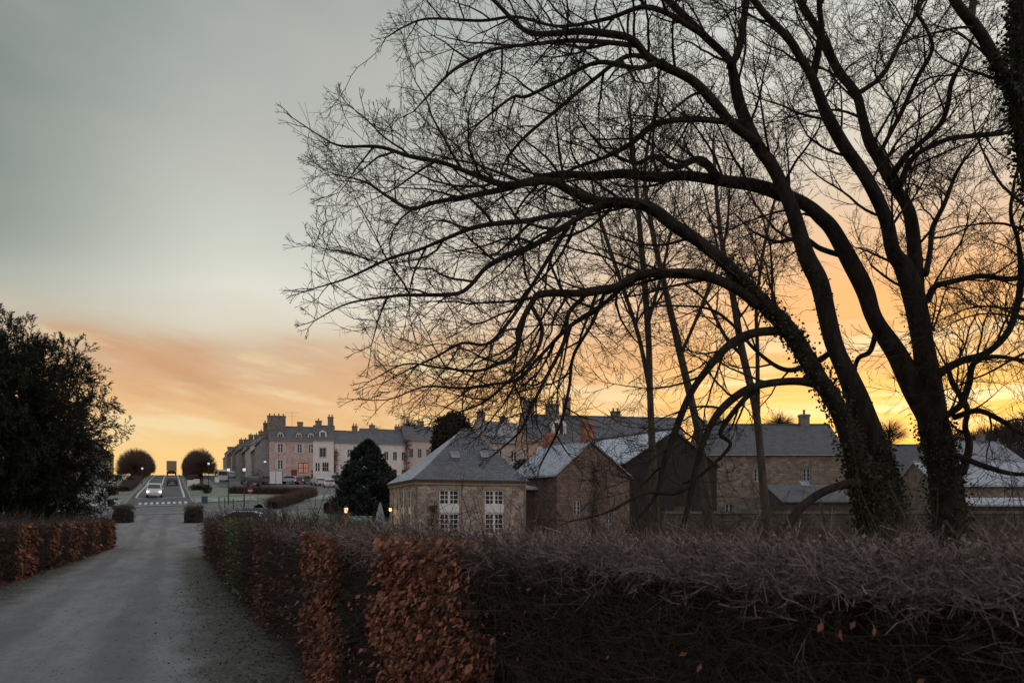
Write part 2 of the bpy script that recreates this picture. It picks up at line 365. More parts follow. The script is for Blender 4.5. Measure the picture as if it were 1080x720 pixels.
lawnf = mat('frosted_lawn', (.16, .20, .15), (.34, .38, .34), .8, .95, .4, 8, detail=9)
paint = mat('road_paint', (.62, .62, .60), (.45, .45, .44), 2, .7)
pave = mat('pavement', (.22, .215, .205), (.30, .295, .28), 1.2, .85)

# the drive: bare compacted grit with mossy, leafy margins
dm = bpy.data.materials.new('drive_grit'); dm.use_nodes = True; t = dm.node_tree; b = t.nodes['Principled BSDF']; b.inputs['Roughness'].default_value = .82; b.inputs['Specular IOR Level'].default_value = .25
tcn = N(t, 'ShaderNodeTexCoord'); mp = N(t, 'ShaderNodeMapping'); mp.inputs['Rotation'].default_value = (0, 0, -(ROAD_ANG-R(90))); t.links.new(tcn.outputs['Object'], mp.inputs[0])
sp = N(t, 'ShaderNodeSeparateXYZ'); t.links.new(mp.outputs[0], sp.inputs[0])
def nz(vec, scale, det, rough=.6):
    n = N(t, 'ShaderNodeTexNoise', i_Scale=scale, i_Detail=det); n.inputs['Roughness'].default_value = rough; t.links.new(vec, n.inputs['Vector']); return n.outputs[0]
st_ = N(t, 'ShaderNodeMapping'); st_.inputs['Scale'].default_value = (1, .12, 1); t.links.new(mp.outputs[0], st_.inputs[0])
st2 = N(t, 'ShaderNodeMapping'); st2.inputs['Scale'].default_value = (1, .22, 1); t.links.new(mp.outputs[0], st2.inputs[0])
c = mix(t, smooth(t, nz(st2.outputs[0], .8, 9, .68), .34, .66), (.162, .162, .167, 1), (.245, .245, .249, 1))
c = mix(t, M_(t, 'MULTIPLY', smooth(t, nz(mp.outputs[0], 6.5, 8, .7), .48, .66), .45), c, (.115, .112, .11, 1))
c = mix(t, M_(t, 'MULTIPLY', smooth(t, nz(st_.outputs[0], 2.2, 5), .45, .7), .55), c, (.115, .112, .112, 1))
c = mix(t, M_(t, 'MULTIPLY', smooth(t, nz(mp.outputs[0], 38, 3), .50, .72), .5), c, (.28, .28, .28, 1))
c = mix(t, M_(t, 'MULTIPLY', smooth(t, nz(mp.outputs[0], 17, 4), .60, .72), .7), c, (.060, .055, .050, 1))
wt = M_(t, 'ABSOLUTE', M_(t, 'SUBTRACT', M_(t, 'ABSOLUTE', M_(t, 'ADD', M_(t, 'ADD', sp.outputs[0], 1.3), M_(t, 'MULTIPLY', M_(t, 'SUBTRACT', nz(st_.outputs[0], .8, 3), .5), .6))), .78))
c = mix(t, M_(t, 'MULTIPLY', M_(t, 'SUBTRACT', 1.0, smooth(t, wt, .12, .42)), M_(t, 'MULTIPLY', nz(mp.outputs[0], 1.4, 5), .75)), c, (.095, .092, .092, 1))
c = mix(t, M_(t, 'MULTIPLY', smooth(t, nz(mp.outputs[0], 85, 2), .55, .75), .55), c, (.07, .066, .062, 1))
lx = M_(t, 'ADD', M_(t, 'ABSOLUTE', M_(t, 'ADD', sp.outputs[0], 1.25)), M_(t, 'MULTIPLY', M_(t, 'SUBTRACT', nz(mp.outputs[0], .9, 6), .5), 1.5))
edge = smooth(t, lx, 1.15, 1.9)
ec = mix(t, smooth(t, nz(mp.outputs[0], 3.5, 7), .40, .62), (.058, .052, .045, 1), (.078, .078, .052, 1))
ec = mix(t, smooth(t, nz(mp.outputs[0], 16, 4), .52, .66), ec, (.15, .142, .13, 1))
c = mix(t, M_(t, 'MULTIPLY', M_(t, 'MULTIPLY', edge, .9), M_(t, 'SUBTRACT', 1.0, smooth(t, sp.outputs[1], 36, 47))), c, ec)
t.links.new(c, b.inputs['Base Color'])
bp = N(t, 'ShaderNodeBump', i_Strength=.55); bp.inputs['Distance'].default_value = .02
t.links.new(M_(t, 'ADD', nz(mp.outputs[0], 42, 4), M_(t, 'MULTIPLY', nz(mp.outputs[0], 9, 6), 1.2)), bp.inputs['Height']); t.links.new(bp.outputs[0], b.inputs['Normal'])
ribbon('drive', [sl(-8, -1.3), sl(20, -1.3), sl(38, -1.2), sl(50, -1.0), sl(86, -1.0)], [2.75, 2.75, 2.9, 5.5, 6.5], .012, dm)

cross_y = lambda l: sl(91, l)
ribbon('cross_road', [sl(93, -90), sl(91, -20), sl(90, 0), sl(91, 25), sl(96, 90)], 5.2, .035, asphalt)
ribbon('avenue_road', [sl(95.5, -1.3), sl(140, -1.3), sl(285, -1.3)], [3.3, 3.1, 3.1], .045, asph_d)
ribbon('left_lane', [sl(98, -25), sl(125, -16), sl(285, -13.2)], 2.9, .04, asph_d)
ribbon('right_lane', [sl(98, 20), sl(118, 13), sl(150, 10.5), sl(285, 10.2)], [3.5, 3.6, 3.4, 3.2], .04, asph_d)
a0 = hit(300, 531); a1 = hit(352, 528); a2 = hit(372, 520); a3 = hit(330, 514); a4 = hit(270, 512)
ribbon('parking_road', [(hit(392, 536).x, hit(392, 536).y), (hit(372, 524).x, hit(372, 524).y), (hit(345, 512.5).x, hit(345, 512.5).y), (hit(300, 508.5).x, hit(300, 508.5).y), (hit(262, 508).x, hit(262, 508).y)], [5, 6, 8, 7, 5], .05, asphalt)
for nm, s, l0, l1, hw in (('left_lawn', 102, -14, -5.4, 3.4), ('right_lawn', 103, 2.6, 9.5, 3.2), ('corner_lawn', 101.5, 12.5, 30, 3.8)):
    ribbon('frosted_lawn', [sl(s, l0), sl(s, l1)], hw, .06, lawnf)
# kerb edging stones: real steps along the lawns and the avenue
def kerb(name, pts):
    mb = MB()
    for (x0, y0), (x1, y1) in zip(pts[:-1], pts[1:]):
        n = max(1, int(math.hypot(x1-x0, y1-y0)/2))
        for i in range(n):
            xa, ya, xb, yb = x0+(x1-x0)*i/n, y0+(y1-y0)*i/n, x0+(x1-x0)*(i+1)/n, y0+(y1-y0)*(i+1)/n
            dx, dy = xb-xa, yb-ya; L = math.hypot(dx, dy); nx_, ny_ = -dy/L*.09, dx/L*.09
            za, zb = h1(xa, ya), h1(xb, yb)
            mb.prism([(xa-nx_, ya-ny_, za-.1), (xb-nx_, yb-ny_, zb-.1), (xb-nx_, yb-ny_, zb+.16), (xa-nx_, ya-ny_, za+.16)], (2*nx_, 2*ny_, 0))
    tag(mb.build(name, pave), kind='structure')
kerb('kerb', [sl(97.6, -40), sl(97.2, -5.2), sl(101, -4.8), sl(106, -4.75)]); kerb('kerb', [sl(106, 2.2), sl(101, 2.25), sl(97.2, 2.7), sl(97.6, 40)])
kerb('kerb', [sl(106.5, -4.7), sl(280, -4.6)]); kerb('kerb', [sl(106.5, 2.1), sl(280, 2.0)])
kerb('kerb', [sl(85.2, -60), sl(85.0, -5.4)]); kerb('kerb', [sl(85.0, 2.4), sl(85.6, 40)])
# painted markings
def strip(s0, l0, s1, l1, w, off=.066): ribbon('road_marking', [sl(s0, l0), sl(s1, l1)], w/2, off, paint)
strip(96.6, -4.2, 96.6, 1.6, .5); strip(108, -3.9, 108, 1.3, .45); strip(108, 1.45, 280, 1.35, .25); strip(109, -4.05, 280, -3.95, .22)
strip(109, -1.6, 280, -1.45, .22)
for k in range(9): strip(98.4, -3.3+k*.6, 101.4, -3.3+k*.6, .32)
strip(86.2, -5.2, 86.2, 2.3, .18, .06)
for k in range(14): strip(90.6, -42+k*6, 90.6, -39+k*6, .16, .06)

# ------------------------------------------------------------------ hedges
beech = mat('beech_leaf', (.09, .032, .017), (.46, .185, .10), rough=.6, attr='v')
greenl = mat('green_leaf', (.05, .085, .02), (.17, .24, .07), rough=.5, attr='v')
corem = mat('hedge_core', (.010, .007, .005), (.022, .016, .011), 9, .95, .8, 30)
htwig = mat('hedge_twig', (.035, .026, .021), (.17, .135, .115), rough=.9, attr='v')
ftwig = mat('frosted_twig', (.075, .055, .050), (.60, .50, .47), rough=.9, attr='v')
def hedge_twigs(C, D_, L, r):
    """kinked, forked twigs"""
    n = len(C); D_ = D_/np.linalg.norm(D_, axis=1)[:, None]; L = np.asarray(L)[:, None]; g = lambda s: rng.normal(size=(n, 3))*s
    m = C + (D_+g(.18))*L*.36; d1 = D_+g(.42); m2 = m + d1*L*.32; e = m2 + (d1+g(.55))*L*.28
    s1 = m + (D_+g(.8))*L*.34; s2 = m2 + (d1+g(.8))*L*.22
    return joinvf([tubes(C, m, r, r*.85), tubes(m, m2, r*.85, r*.7), tubes(m2, e, r*.7, r*.5), tubes(m, s1, r*.65, r*.45), tubes(m2, s2, r*.6, r*.45)])
def hedge(label, pa, pb, thick, h, side, ntw, ntop, nleaf, patches, sizes, group='clipped beech hedges along the drive', wr=1.0, green=None, end=True, bend=0.0):
    """pa,pb: ends of the face beside the drive (x,y); side=+1 hedge body lies right of pa->pb"""
    pa = np.array(pa); pb = np.array(pb); Lh = np.linalg.norm(pb-pa); a = (pb-pa)/Lh; nrm = np.array((a[1], -a[0]))*side
    root = empty('beech_hedge', (pa[0], pa[1], h1(*pa)), 0, label, 'hedge', group)
    o0 = np.array((pa[0], pa[1], h1(*pa)))
    def W(t, dpt, z): # along, depth into the hedge, height -> local
        xy = pa + np.outer(t, a) + np.outer(dpt + bend*np.clip((7.8-np.asarray(t))/3.74, 0, 3)**1.6, nrm)
        return np.stack([xy[:, 0], xy[:, 1], H(xy[:, 0], xy[:, 1]) + z*(1 + (.028 if bend else 0)*np.clip((9-np.asarray(t))/4, 0, 1))], 1) - o0
    # core: lumpy closed box
    nt_, nz_ = max(8, int(Lh/.35)), 7; prof = []
    ins = .13
    ring = [(ins, 0), (ins, h*.3), (ins, h*.6), (ins, h-.18), (ins+.09, h-.11), (thick/2, h-.09), (thick-ins-.09, h-.11), (thick-ins, h-.18), (thick-ins, h*.5), (thick-ins, 0)]
    tl = np.linspace(.1, Lh-.1, nt_); vs = []
    for tt in tl:
        for dd, zz in ring: vs.append((tt, dd, zz))
    vs = np.array(vs); w = np.stack([np.sin(vs[:, 0]*3.1+vs[:, 2]*4), np.sin(vs[:, 0]*4.3+vs[:, 1]*5+1), np.sin(vs[:, 0]*2.7+vs[:, 2]*3)], 1)*.03
    k = len(ring); co = W(vs[:, 0]+w[:, 0], vs[:, 1]+w[:, 1], vs[:, 2]+w[:, 2]*(vs[:, 2] > .1))
    i = (np.arange(nt_-1)[:, None]*k + np.arange(k-1)[None]).ravel(); fs = [np.stack([i, i+1, i+k+1, i+k], 1)]
    caps = []
    for e in (0, (nt_-1)*k):
        for q in range(1, k//2): caps.append((e+q-1, e+q, e+k-1-q, e+k-q))
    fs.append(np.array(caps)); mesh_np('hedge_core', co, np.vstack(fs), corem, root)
    # sampling along the hedge: denser near the camera
    ss = np.linspace(0, Lh, 400); xy = pa + np.outer(ss, a); dist = np.hypot(xy[:, 0], xy[:, 1]); pdf = 1/np.maximum(dist, 1.2)**1.15; cdf = np.cumsum(pdf); cdf /= cdf[-1]
    def T_(n): return np.interp(rng.random(n), cdf, ss)
    def size(t): q = pa + np.outer(t, a); return np.clip(np.hypot(q[:, 0], q[:, 1])/4.5, .75, 3.2)
    A3 = np.array((a[0], a[1], 0)); N3 = np.array((-nrm[0], -nrm[1], 0))
    # face twigs
    n = ntw; tt = T_(n); zz = h*rng.random(n)**.9
    hang = np.sin(tt*1.7)*.04+np.sin(tt*4.1+zz*3)*.03
    C = W(tt, .10+hang+rng.random(n)*.12-.06, zz*.98); D_ = N3*rng.uniform(-.1, .75, (n, 1)) + A3*rng.normal(size=(n, 1))*.8 + np.array((0, 0, 1))*rng.normal(.28, .45, (n, 1))
    sz = size(tt); v, f = hedge_twigs(C, D_, rng.uniform(.10, .34, n)*sz**.35, rng.uniform(.0012, .0030, n)*sz**.9*wr)
    mesh_np('twigs', v, f, htwig, root, v=np.clip(rng.beta(.9, 4.4, len(f)//3+1).repeat(3)[:len(f)], 0, 1))
    if end:
        n = 700; zz = h*rng.random(n); dd = thick*rng.random(n)
        C = W(np.full(n, Lh-.08), dd, zz); D_ = A3*rng.uniform(0, .8, (n, 1)) + N3*rng.normal(size=(n, 1))*.7 + np.array((0, 0, 1))*rng.normal(.2, .5, (n, 1))
        v, f = hedge_twigs(C, D_, rng.uniform(.1, .3, n), rng.uniform(.003, .006, n)*wr); mesh_np('twigs', v, f, htwig, root, v=rng.beta(1.2, 3, len(f)))
    # frosted top
    n = ntop; tt = T_(n); dd = thick*rng.random(n)*1.02-.01
    C = W(tt, dd, h-.12+.05*np.sin(tt*2.3+dd*3)*rng.random(n)); D_ = A3*rng.normal(size=(n, 1))*.75 + N3*rng.normal(.0, .55, (n, 1)) + np.array((0, 0, 1))*rng.uniform(.0, .55, (n, 1))
    sz = size(tt); v, f = hedge_twigs(C, D_, rng.uniform(.045, .135, n)*np.clip(1.12-.1*sz, .7, 1), rng.uniform(.0013, .0028, n)*sz**.9*wr)
    mesh_np('frosted_tips', v, f, ftwig, root, v=rng.beta(1.5, 1.7, len(f)))
    n = ntop//4; tt = T_(n); C = W(tt, rng.uniform(-.05, .10, n), h-.02-np.abs(rng.normal(0, .09, n))); sz = size(tt); D_ = N3*rng.uniform(0, .7, (n, 1)) + A3*rng.normal(size=(n, 1))*.7 + np.array((0, 0, 1))*rng.normal(.25, .4, (n, 1))
    v, f = hedge_twigs(C, D_, rng.uniform(.05, .15, n), rng.uniform(.0012, .0025, n)*sz**.9*wr); mesh_np('frosted_tips', v, f, ftwig, root, v=rng.beta(1.0, 3.2, len(f)))
    # small curled dead leaves caught in the frosted top
    n = ntop//7; tt = T_(n); C = W(tt, thick*rng.random(n), h-.06+.07*rng.random(n)); sz = size(tt); v, f = leaves(C, rdir(n)+np.array((0, 0, .2)), rng.uniform(.02, .042, n)*sz**.4, rng.uniform(.012, .022, n)*sz**.4, None, .16)
    mesh_np('frosted_leaves', v, f, mat('frosted_leaf', (.10, .062, .048), (.36, .28, .25), rough=.85, attr='v'), root, v=rng.beta(1.2, 2, n))
    # leaves
    tt = T_(nleaf*6); zz = h*rng.random(len(tt)); dens = np.where(tt < 6.2, .0012, .018)
    for (t0, t1, ztop, lo, amt) in patches:
        wob = .12*np.sin(zz*5+t0)+.08*np.sin(zz*11+t1)
        lo_t = t0 + lo*(1-zz/h)
        dens = np.maximum(dens, amt*sst((tt-lo_t-wob)/.12)*sst((t1-.32*(1-zz/h)-wob-tt)/.12))
    keep = rng.random(len(tt)) < dens; tt = tt[keep][:nleaf]; zz = zz[keep][:nleaf]; n = len(tt); sz = size(tt)
    C = W(tt, rng.uniform(-.13, .02, n), zz*1.0); D_ = N3*rng.uniform(.1, .8, (n, 1)) + A3*rng.normal(size=(n, 1))*.55 + np.array((0, 0, -1))*rng.uniform(.1, 1.1, (n, 1))
    Lf = rng.gamma(9, .0055, n)*sz**.6*sizes
    v, f = leaves(C, D_, Lf, Lf*.58, N3[None]+rng.normal(size=(n, 3))*.8, rng.uniform(-.05, .2, (n, 1)))
    mesh_np('beech_leaves', v, f, beech, root, v=rng.beta(1.6, 2.0, len(f)))
    # leaf tips on top of the leafy stretches
    if green:
        t0, t1 = green; n = 5500; tt = rng.uniform(t0, t1, n); zz = h*rng.random(n)**.7*1.03
        C = W(tt, rng.uniform(-.16, .04, n), zz); D_ = N3*rng.uniform(.1, .9, (n, 1)) + A3*rng.normal(size=(n, 1))*.6 + np.array((0, 0, 1))*rng.normal(.1, .6, (n, 1))
        v, f = leaves(C, D_, rng.uniform(.05, .10, n), rng.uniform(.03, .05, n), None, .05); mesh_np('green_leaves', v, f, greenl, root, v=rng.random(len(f)))
    return root
hedge('long clipped beech hedge on the right of the drive, frosted top, with coppery leaf patches', sl(-2.6, 1.3), sl(34.5, 1.3), .92, 1.47, 1, 34000, 46000, 34000,
      [(3.75+2.6, 5.2+2.6, 0, .22, 1.0), (6.4+2.6, 8.15+2.6, 0, .1, .95), (11+2.6, 13.6+2.6, 0, 0, .10), (20+2.6, 24+2.6, 0, 0, .14), (28+2.6, 34+2.6, 0, 0, .12)], .70, green=(15.3+2.6, 19.2+2.6), bend=.87)
hedge('clipped beech hedge on the left of the drive under the dark conifer', sl(8, -4.25), sl(45.2, -2.75), 1.1, 1.45, -1, 17000, 9000, 7000,
      [(8.5, 10.6, 0, 0, .5), (11.6, 13, 0, 0, .3), (15, 17.5, 0, 0, .45), (19.5, 21.5, 0, 0, .3), (23, 27, 0, 0, .22), (29, 31.5, 0, 0, .4), (34.5, 37, 0, 0, .7)], 1.2)
# hedges round the parking and the two stubs at the end of the drive
def far_hedge(label, p0, p1, thick, h, nl=900, name='low_hedge', cm=None):
    p0 = np.array(p0); p1 = np.array(p1); L = np.linalg.norm(p1-p0); a = (p1-p0)/L; nr = np.array((a[1], -a[0]))
    z0 = h1(*p0); root = empty(name, (p0[0], p0[1], z0), 0, label, 'hedge', 'low trimmed hedges round the crossing and car park')
    n = max(3, int(L/.6)); ring = [(-.5, 0), (-.52, .6), (-.44, .95), (-.1, 1.0), (.25, 1.01), (.45, .93), (.52, .6), (.5, 0)]
    vs = []
    for i in range(n+1):
        t = i/n; e = .82 if i in (0, n) else 1
        for dx, dz in ring:
            q = p0 + a*L*t + nr*dx*thick*e; vs.append((q[0]+random.gauss(0, .04), q[1]+random.gauss(0, .04), h1(*q)-.05*(dz == 0)+dz*h*e+(random.gauss(0, .05) if dz else 0)))
    vs = np.array(vs) - np.array((p0[0], p0[1], z0)); k = len(ring)
    i = (np.arange(n)[:, None]*k + np.arange(k-1)[None]).ravel(); fs = [np.stack([i, i+1, i+k+1, i+k], 1)]
    for e in (0, n*k): fs.append(np.array([(e+q-1, e+q, e+k-1-q, e+k-q) for q in range(1, k//2)]))
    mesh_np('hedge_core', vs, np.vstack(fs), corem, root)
    m = int(nl*max(1, L/4)); t = rng.random(m)*L; side = rng.choice([-.5, .5, 0], m, p=[.4, .2, .4]); dz = np.where(side == 0, 1.0, rng.random(m)); dx = np.where(side == 0, rng.uniform(-.5, .5, m), side)
    q = p0 + np.outer(t, a) + np.outer(dx*thick, nr); C = np.stack([q[:, 0], q[:, 1], H(q[:, 0], q[:, 1])+dz*h], 1) - np.array((p0[0], p0[1], z0))
    v, f = hedge_twigs(C, rdir(m)+np.array((0, 0, .3)), rng.uniform(.15, .4, m), np.full(m, .012)); mesh_np('twigs', v, f, cm or htwig, root, v=rng.beta(1.3, 2, len(f)))
    return root
def pq(px, py): v = hit(px, py); return (v.x, v.y)
far_hedge('low trimmed hedge stub at the drive end, left of the road mouth', (ground(122, 70).x, 70), (ground(138, 70).x, 70), 1.3, 1.3)
far_hedge('low trimmed hedge stub at the drive end, right of the road mouth', (ground(197, 70).x, 70), (ground(212, 70).x, 70), 1.3, 1.25)
redh = mat('russet_twig', (.08, .045, .035), (.20, .11, .085), rough=.9, attr='v')
for k_, (sd_, l_) in enumerate((('left', -6.3), ('right', 3.7))):
    far_hedge(f'dark hedge bank lining the {sd_} of the avenue, lower stretch', sl(128, l_), sl(172, l_), 1.5, .7, 500)
    far_hedge(f'dark hedge bank lining the {sd_} of the avenue under the clipped trees', sl(174, l_-.3+.6*k_), sl(255, l_-.3+.6*k_), 1.8, .85, 400)
far_hedge('russet hedge strip in front of the parked cars', pq(243, 520), pq(328, 521.5), 1.3, .8, cm=redh)
far_hedge('curved russet hedge beside the car park entrance', pq(287, 537), pq(330, 523), 1.3, .95, cm=redh)
far_hedge('russet hedge right of the car park entrance under the round evergreen', pq(345, 541), pq(392, 538), 1.6, 1.35, cm=redh)

# litter and stones on the drive margins
n = 4200; s_ = 1.5+rng.random(n)**1.8*24; l_ = np.where(rng.random(n) < .78, 1.25-np.abs(rng.normal(0, .55, n)), -3.9+np.abs(rng.normal(0, .6, n))); q = np.outer(s_, U)+np.outer(l_, V)
C = np.stack([q[:, 0], q[:, 1], np.full(n, .018)+rng.random(n)*.012], 1); D_ = rdir(n)*np.array((1, 1, .35))
v, f = leaves(C, D_, rng.uniform(.03, .06, n), rng.uniform(.018, .034, n), np.array((0, 0, 1.))[None]+rng.normal(size=(n, 3))*.35, .08)
tag(mesh_np('fallen_leaves', v, f, mat('leaf_litter', (.04, .028, .02), (.16, .11, .085), rough=.8, attr='v'), v=rng.beta(1.2, 2.2, n)), kind='stuff')
n = 5200; s_ = 1.5+rng.random(n)**2*22; l_ = np.where(rng.random(n) < .5, 1.0-np.abs(rng.normal(0, .8, n)), rng.uniform(-3.9, 1.2, n)); q = np.outer(s_, U)+np.outer(l_, V); C = np.stack([q[:, 0], q[:, 1], np.full(n, .012)], 1)
oct_ = np.array([(1,0,0),(0,1,0),(-1,0,0),(0,-1,0),(0,0,.7),(0,0,-.5)]); tri = np.array([(0,1,4),(1,2,4),(2,3,4),(3,0,4),(1,0,5),(2,1,5),(3,2,5),(0,3,5)])
sc = rng.uniform(.004, .014, n)[:, None, None]*(1+rng.normal(size=(n, 1, 3))*.25); v = (C[:, None]+oct_[None]*sc).reshape(-1, 3); f = (np.arange(n)[:, None, None]*6+tri[None]).reshape(-1, 3)
tag(mesh_np('gravel', v, f, mat('pebble', (.05, .048, .045), (.20, .19, .18), rough=.9, attr='v'), v=rng.random(len(f)//8).repeat(8)), kind='stuff')
n = 5200; s_ = 2.5+rng.random(n)**1.3*32; l_ = np.where(rng.random(n) < .55, 1.15-np.abs(rng.normal(0, .38, n)), -3.75+np.abs(rng.normal(0, .45, n))); q = np.outer(s_, U)+np.outer(l_, V); keep = np.sin(q[:, 0]*2.1)+np.sin(q[:, 1]*1.3)+rng.normal(size=n)*.6 > .3; q = q[keep]; n = len(q)
C = np.stack([q[:, 0], q[:, 1], np.full(n, .008)], 1); v, f = leaves(C, rdir(n)*.55+np.array((0, 0, 1.)), rng.uniform(.03, .085, n), .007, None)
tag(mesh_np('grass', v, f, mat('verge_grass', (.05, .062, .026), (.13, .14, .075), rough=.8, attr='v'), v=rng.random(n)), kind='stuff')
# ------------------------------------------------------------------ trees
def pts_in_poly(poly, n):
    poly = np.array(poly, float); lo = poly.min(0); hi = poly.max(0); out = []
    while sum(len(o) for o in out) < n:
        p = lo + rng.random((n*2, 2))*(hi-lo); ins = np.zeros(len(p), bool); j = len(poly)-1
        for i in range(len(poly)):
            a, b = poly[i], poly[j]
            cnd = ((a[1] > p[:, 1]) != (b[1] > p[:, 1])) & (p[:, 0] < (b[0]-a[0])*(p[:, 1]-a[1])/(b[1]-a[1]+1e-12)+a[0]); ins ^= cnd; j = i
        out.append(p[ins])
    return np.vstack(out)[:n]
def unproj(p, D): return np.stack([(p[:, 0]-540)/F*D, D, CH+(HZ-p[:, 1])/F*D], 1)
def colonize(seedP, seedR, att, step, kill, iters=70, jit=.18, reach=None):
    pos = [Vector(p) for p in seedP]; par = [-1]*len(pos); n0 = len(pos); alive = [Vector(a) for a in att]
    for it in range(iters):
        kd = kdtree.KDTree(len(pos))
        for i, p in enumerate(pos): kd.insert(p, i)
        kd.balance(); pull = {}; keep = []
        for a in alive:
            co, i, dd = kd.find(a)
            if dd < kill: continue
            keep.append(a)
            if reach and dd > reach: continue
            v = (a-co).normalized()
            if i in pull: pull[i] = pull[i]+v
            else: pull[i] = v
        alive = keep
        if not pull or not alive: break
        for i, v in pull.items():
            if v.length < .05: continue
            v = v.normalized()
            if par[i] >= 0: v = (v + (pos[i]-pos[par[i]]).normalized()*.5).normalized()
            v = (v + Vector(rng.normal(size=3))*jit).normalized()
            pos.append(pos[i]+v*step); par.append(i)
    return np.array([tuple(p) for p in pos]), np.array(par), n0
def inside(poly, x, y):
    c_ = False; j = len(poly)-1
    for i in range(len(poly)):
        xi, yi = poly[i]; xj, yj = poly[j]
        if (yi > y) != (yj > y) and x < (xj-xi)*(y-yi)/(yj-yi)+xi: c_ = not c_
        j = i
    return c_
def inside_any(poly, x, y): return any(inside(q, x, y) for q in poly) if isinstance(poly[0], list) else inside(poly, x, y)
def ramify(limbs, poly, k=1.0, zmin=2.0, dens=1.0, up=.04, start=.12, flat=False):
    """side branches, branchlets and twigs along the limbs, each a kinked tapering walk; returns tube segments and the seeds for filling"""
    P0 = []; P1 = []; R0 = []; R1 = []; seeds = []; rnd = random.Random(len(limbs)*7+int(k*10))
    def g(s): return rnd.gauss(0, s)
    def walk(p, d, L, r, lev):
        st = (.20, .15, .10, .08)[lev]*k; n = max(2, int(L/st)); curve = Vector((g(.05), g(.05), g(.05)+.012)); pts = [p]; tipr = (.0065, .0055, .0042, .0036)[lev]*k**.8
        out_ct = 0; nodes = []
        for i in range(n):
            d = (d + Vector((g(.13), g(.13), g(.13))) + curve + Vector((0, 0, up*.5))).normalized()
            q = p + d*st; x = 540+F*q.x/q.y; y = HZ-(q.z-CH)*F/q.y
            if poly and not inside_any(poly, x, y):
                out_ct += 1
                if out_ct > (0, 1, 1, 1)[lev]: break
            if q.z < .8: break
            ra = r+(tipr-r)*(i/n)**.8; rb = r+(tipr-r)*((i+1)/n)**.8
            P0.append(tuple(p)); P1.append(tuple(q)); R0.append(ra); R1.append(rb); p = q; nodes.append((Vector(q), d.copy(), rb, i/n))
        if lev < 2: seeds.extend((tuple(a[0]), a[2]) for a in nodes)
        if lev >= 3 or not nodes: return
        acc = rnd.random()*.3*k; gap = (.24, .17, .13)[lev]*k/dens; sgn = 1
        for (a, dd, ra, fr) in nodes:
            acc += st
            while acc > gap:
                acc -= gap*rnd.uniform(.7, 1.3)
                if lev == 0 and fr < .08: continue
                spawn(a, dd, ra, max(.12, (1-fr))*L, lev+1)
        a, dd, ra, fr = nodes[-1]
        for _ in range(2): spawn(a, dd, ra, L*.6, lev+1, .35)
    def spawn(a, dd, ra, Lp, lev, ang=None):
        ax = Vector((g(.2), g(.2), g(2.0))) if flat else Vector((g(1), g(1), g(1))); ax = ax - dd*ax.dot(dd); ax.y *= .75
        if ax.length < .05: return
        t = ang if ang is not None else rnd.uniform(.5, 1.05); nd = (dd*math.cos(t) + ax.normalized()*math.sin(t)).normalized()
        L = ((.5*Lp+rnd.uniform(.3, 1.0)), (.40*Lp+rnd.uniform(.15, .5)), (.3*Lp+rnd.uniform(.08, .28)), rnd.uniform(.07, .22))[lev]
        L = min(L, (2.6, 1.3, .6, .25)[lev])*(k if lev else 1); walk(a, nd, L, min(ra*.72, (.010+.009*L, .0045+.0075*L, .0055, .0042)[lev]*k**.6), lev)
    for Lm in limbs:
        c = catmull(Lm, 8); pt = [Vector(x[:3]) for x in c]; tot = sum((pt[i+1]-pt[i]).length for i in range(len(pt)-1)); acc = 0; run = 0
        for i in range(len(pt)-1):
            sg = (pt[i+1]-pt[i]).length; run += sg; acc += sg; fr = run/tot
            if fr < start or pt[i].z < zmin: continue
            r = c[i, 3]; gap = (.30 if r < .07 else .42)*k/dens
            while acc > gap:
                acc -= gap*rnd.uniform(.6, 1.4); spawn(pt[i].lerp(pt[i+1], rnd.random()), (pt[i+1]-pt[i]).normalized(), r, (1-fr)*tot*.6+.5, 0 if r > .02 else 1)
        e = (pt[-1]-pt[-2]).normalized()
        for _ in range(2): spawn(pt[-1], e, c[-1, 3]*1.35, .7, 0 if c[-1, 3] > .016 else 1, rnd.uniform(.1, .45))
    return np.array(P0), np.array(P1), np.array(R0), np.array(R1), seeds
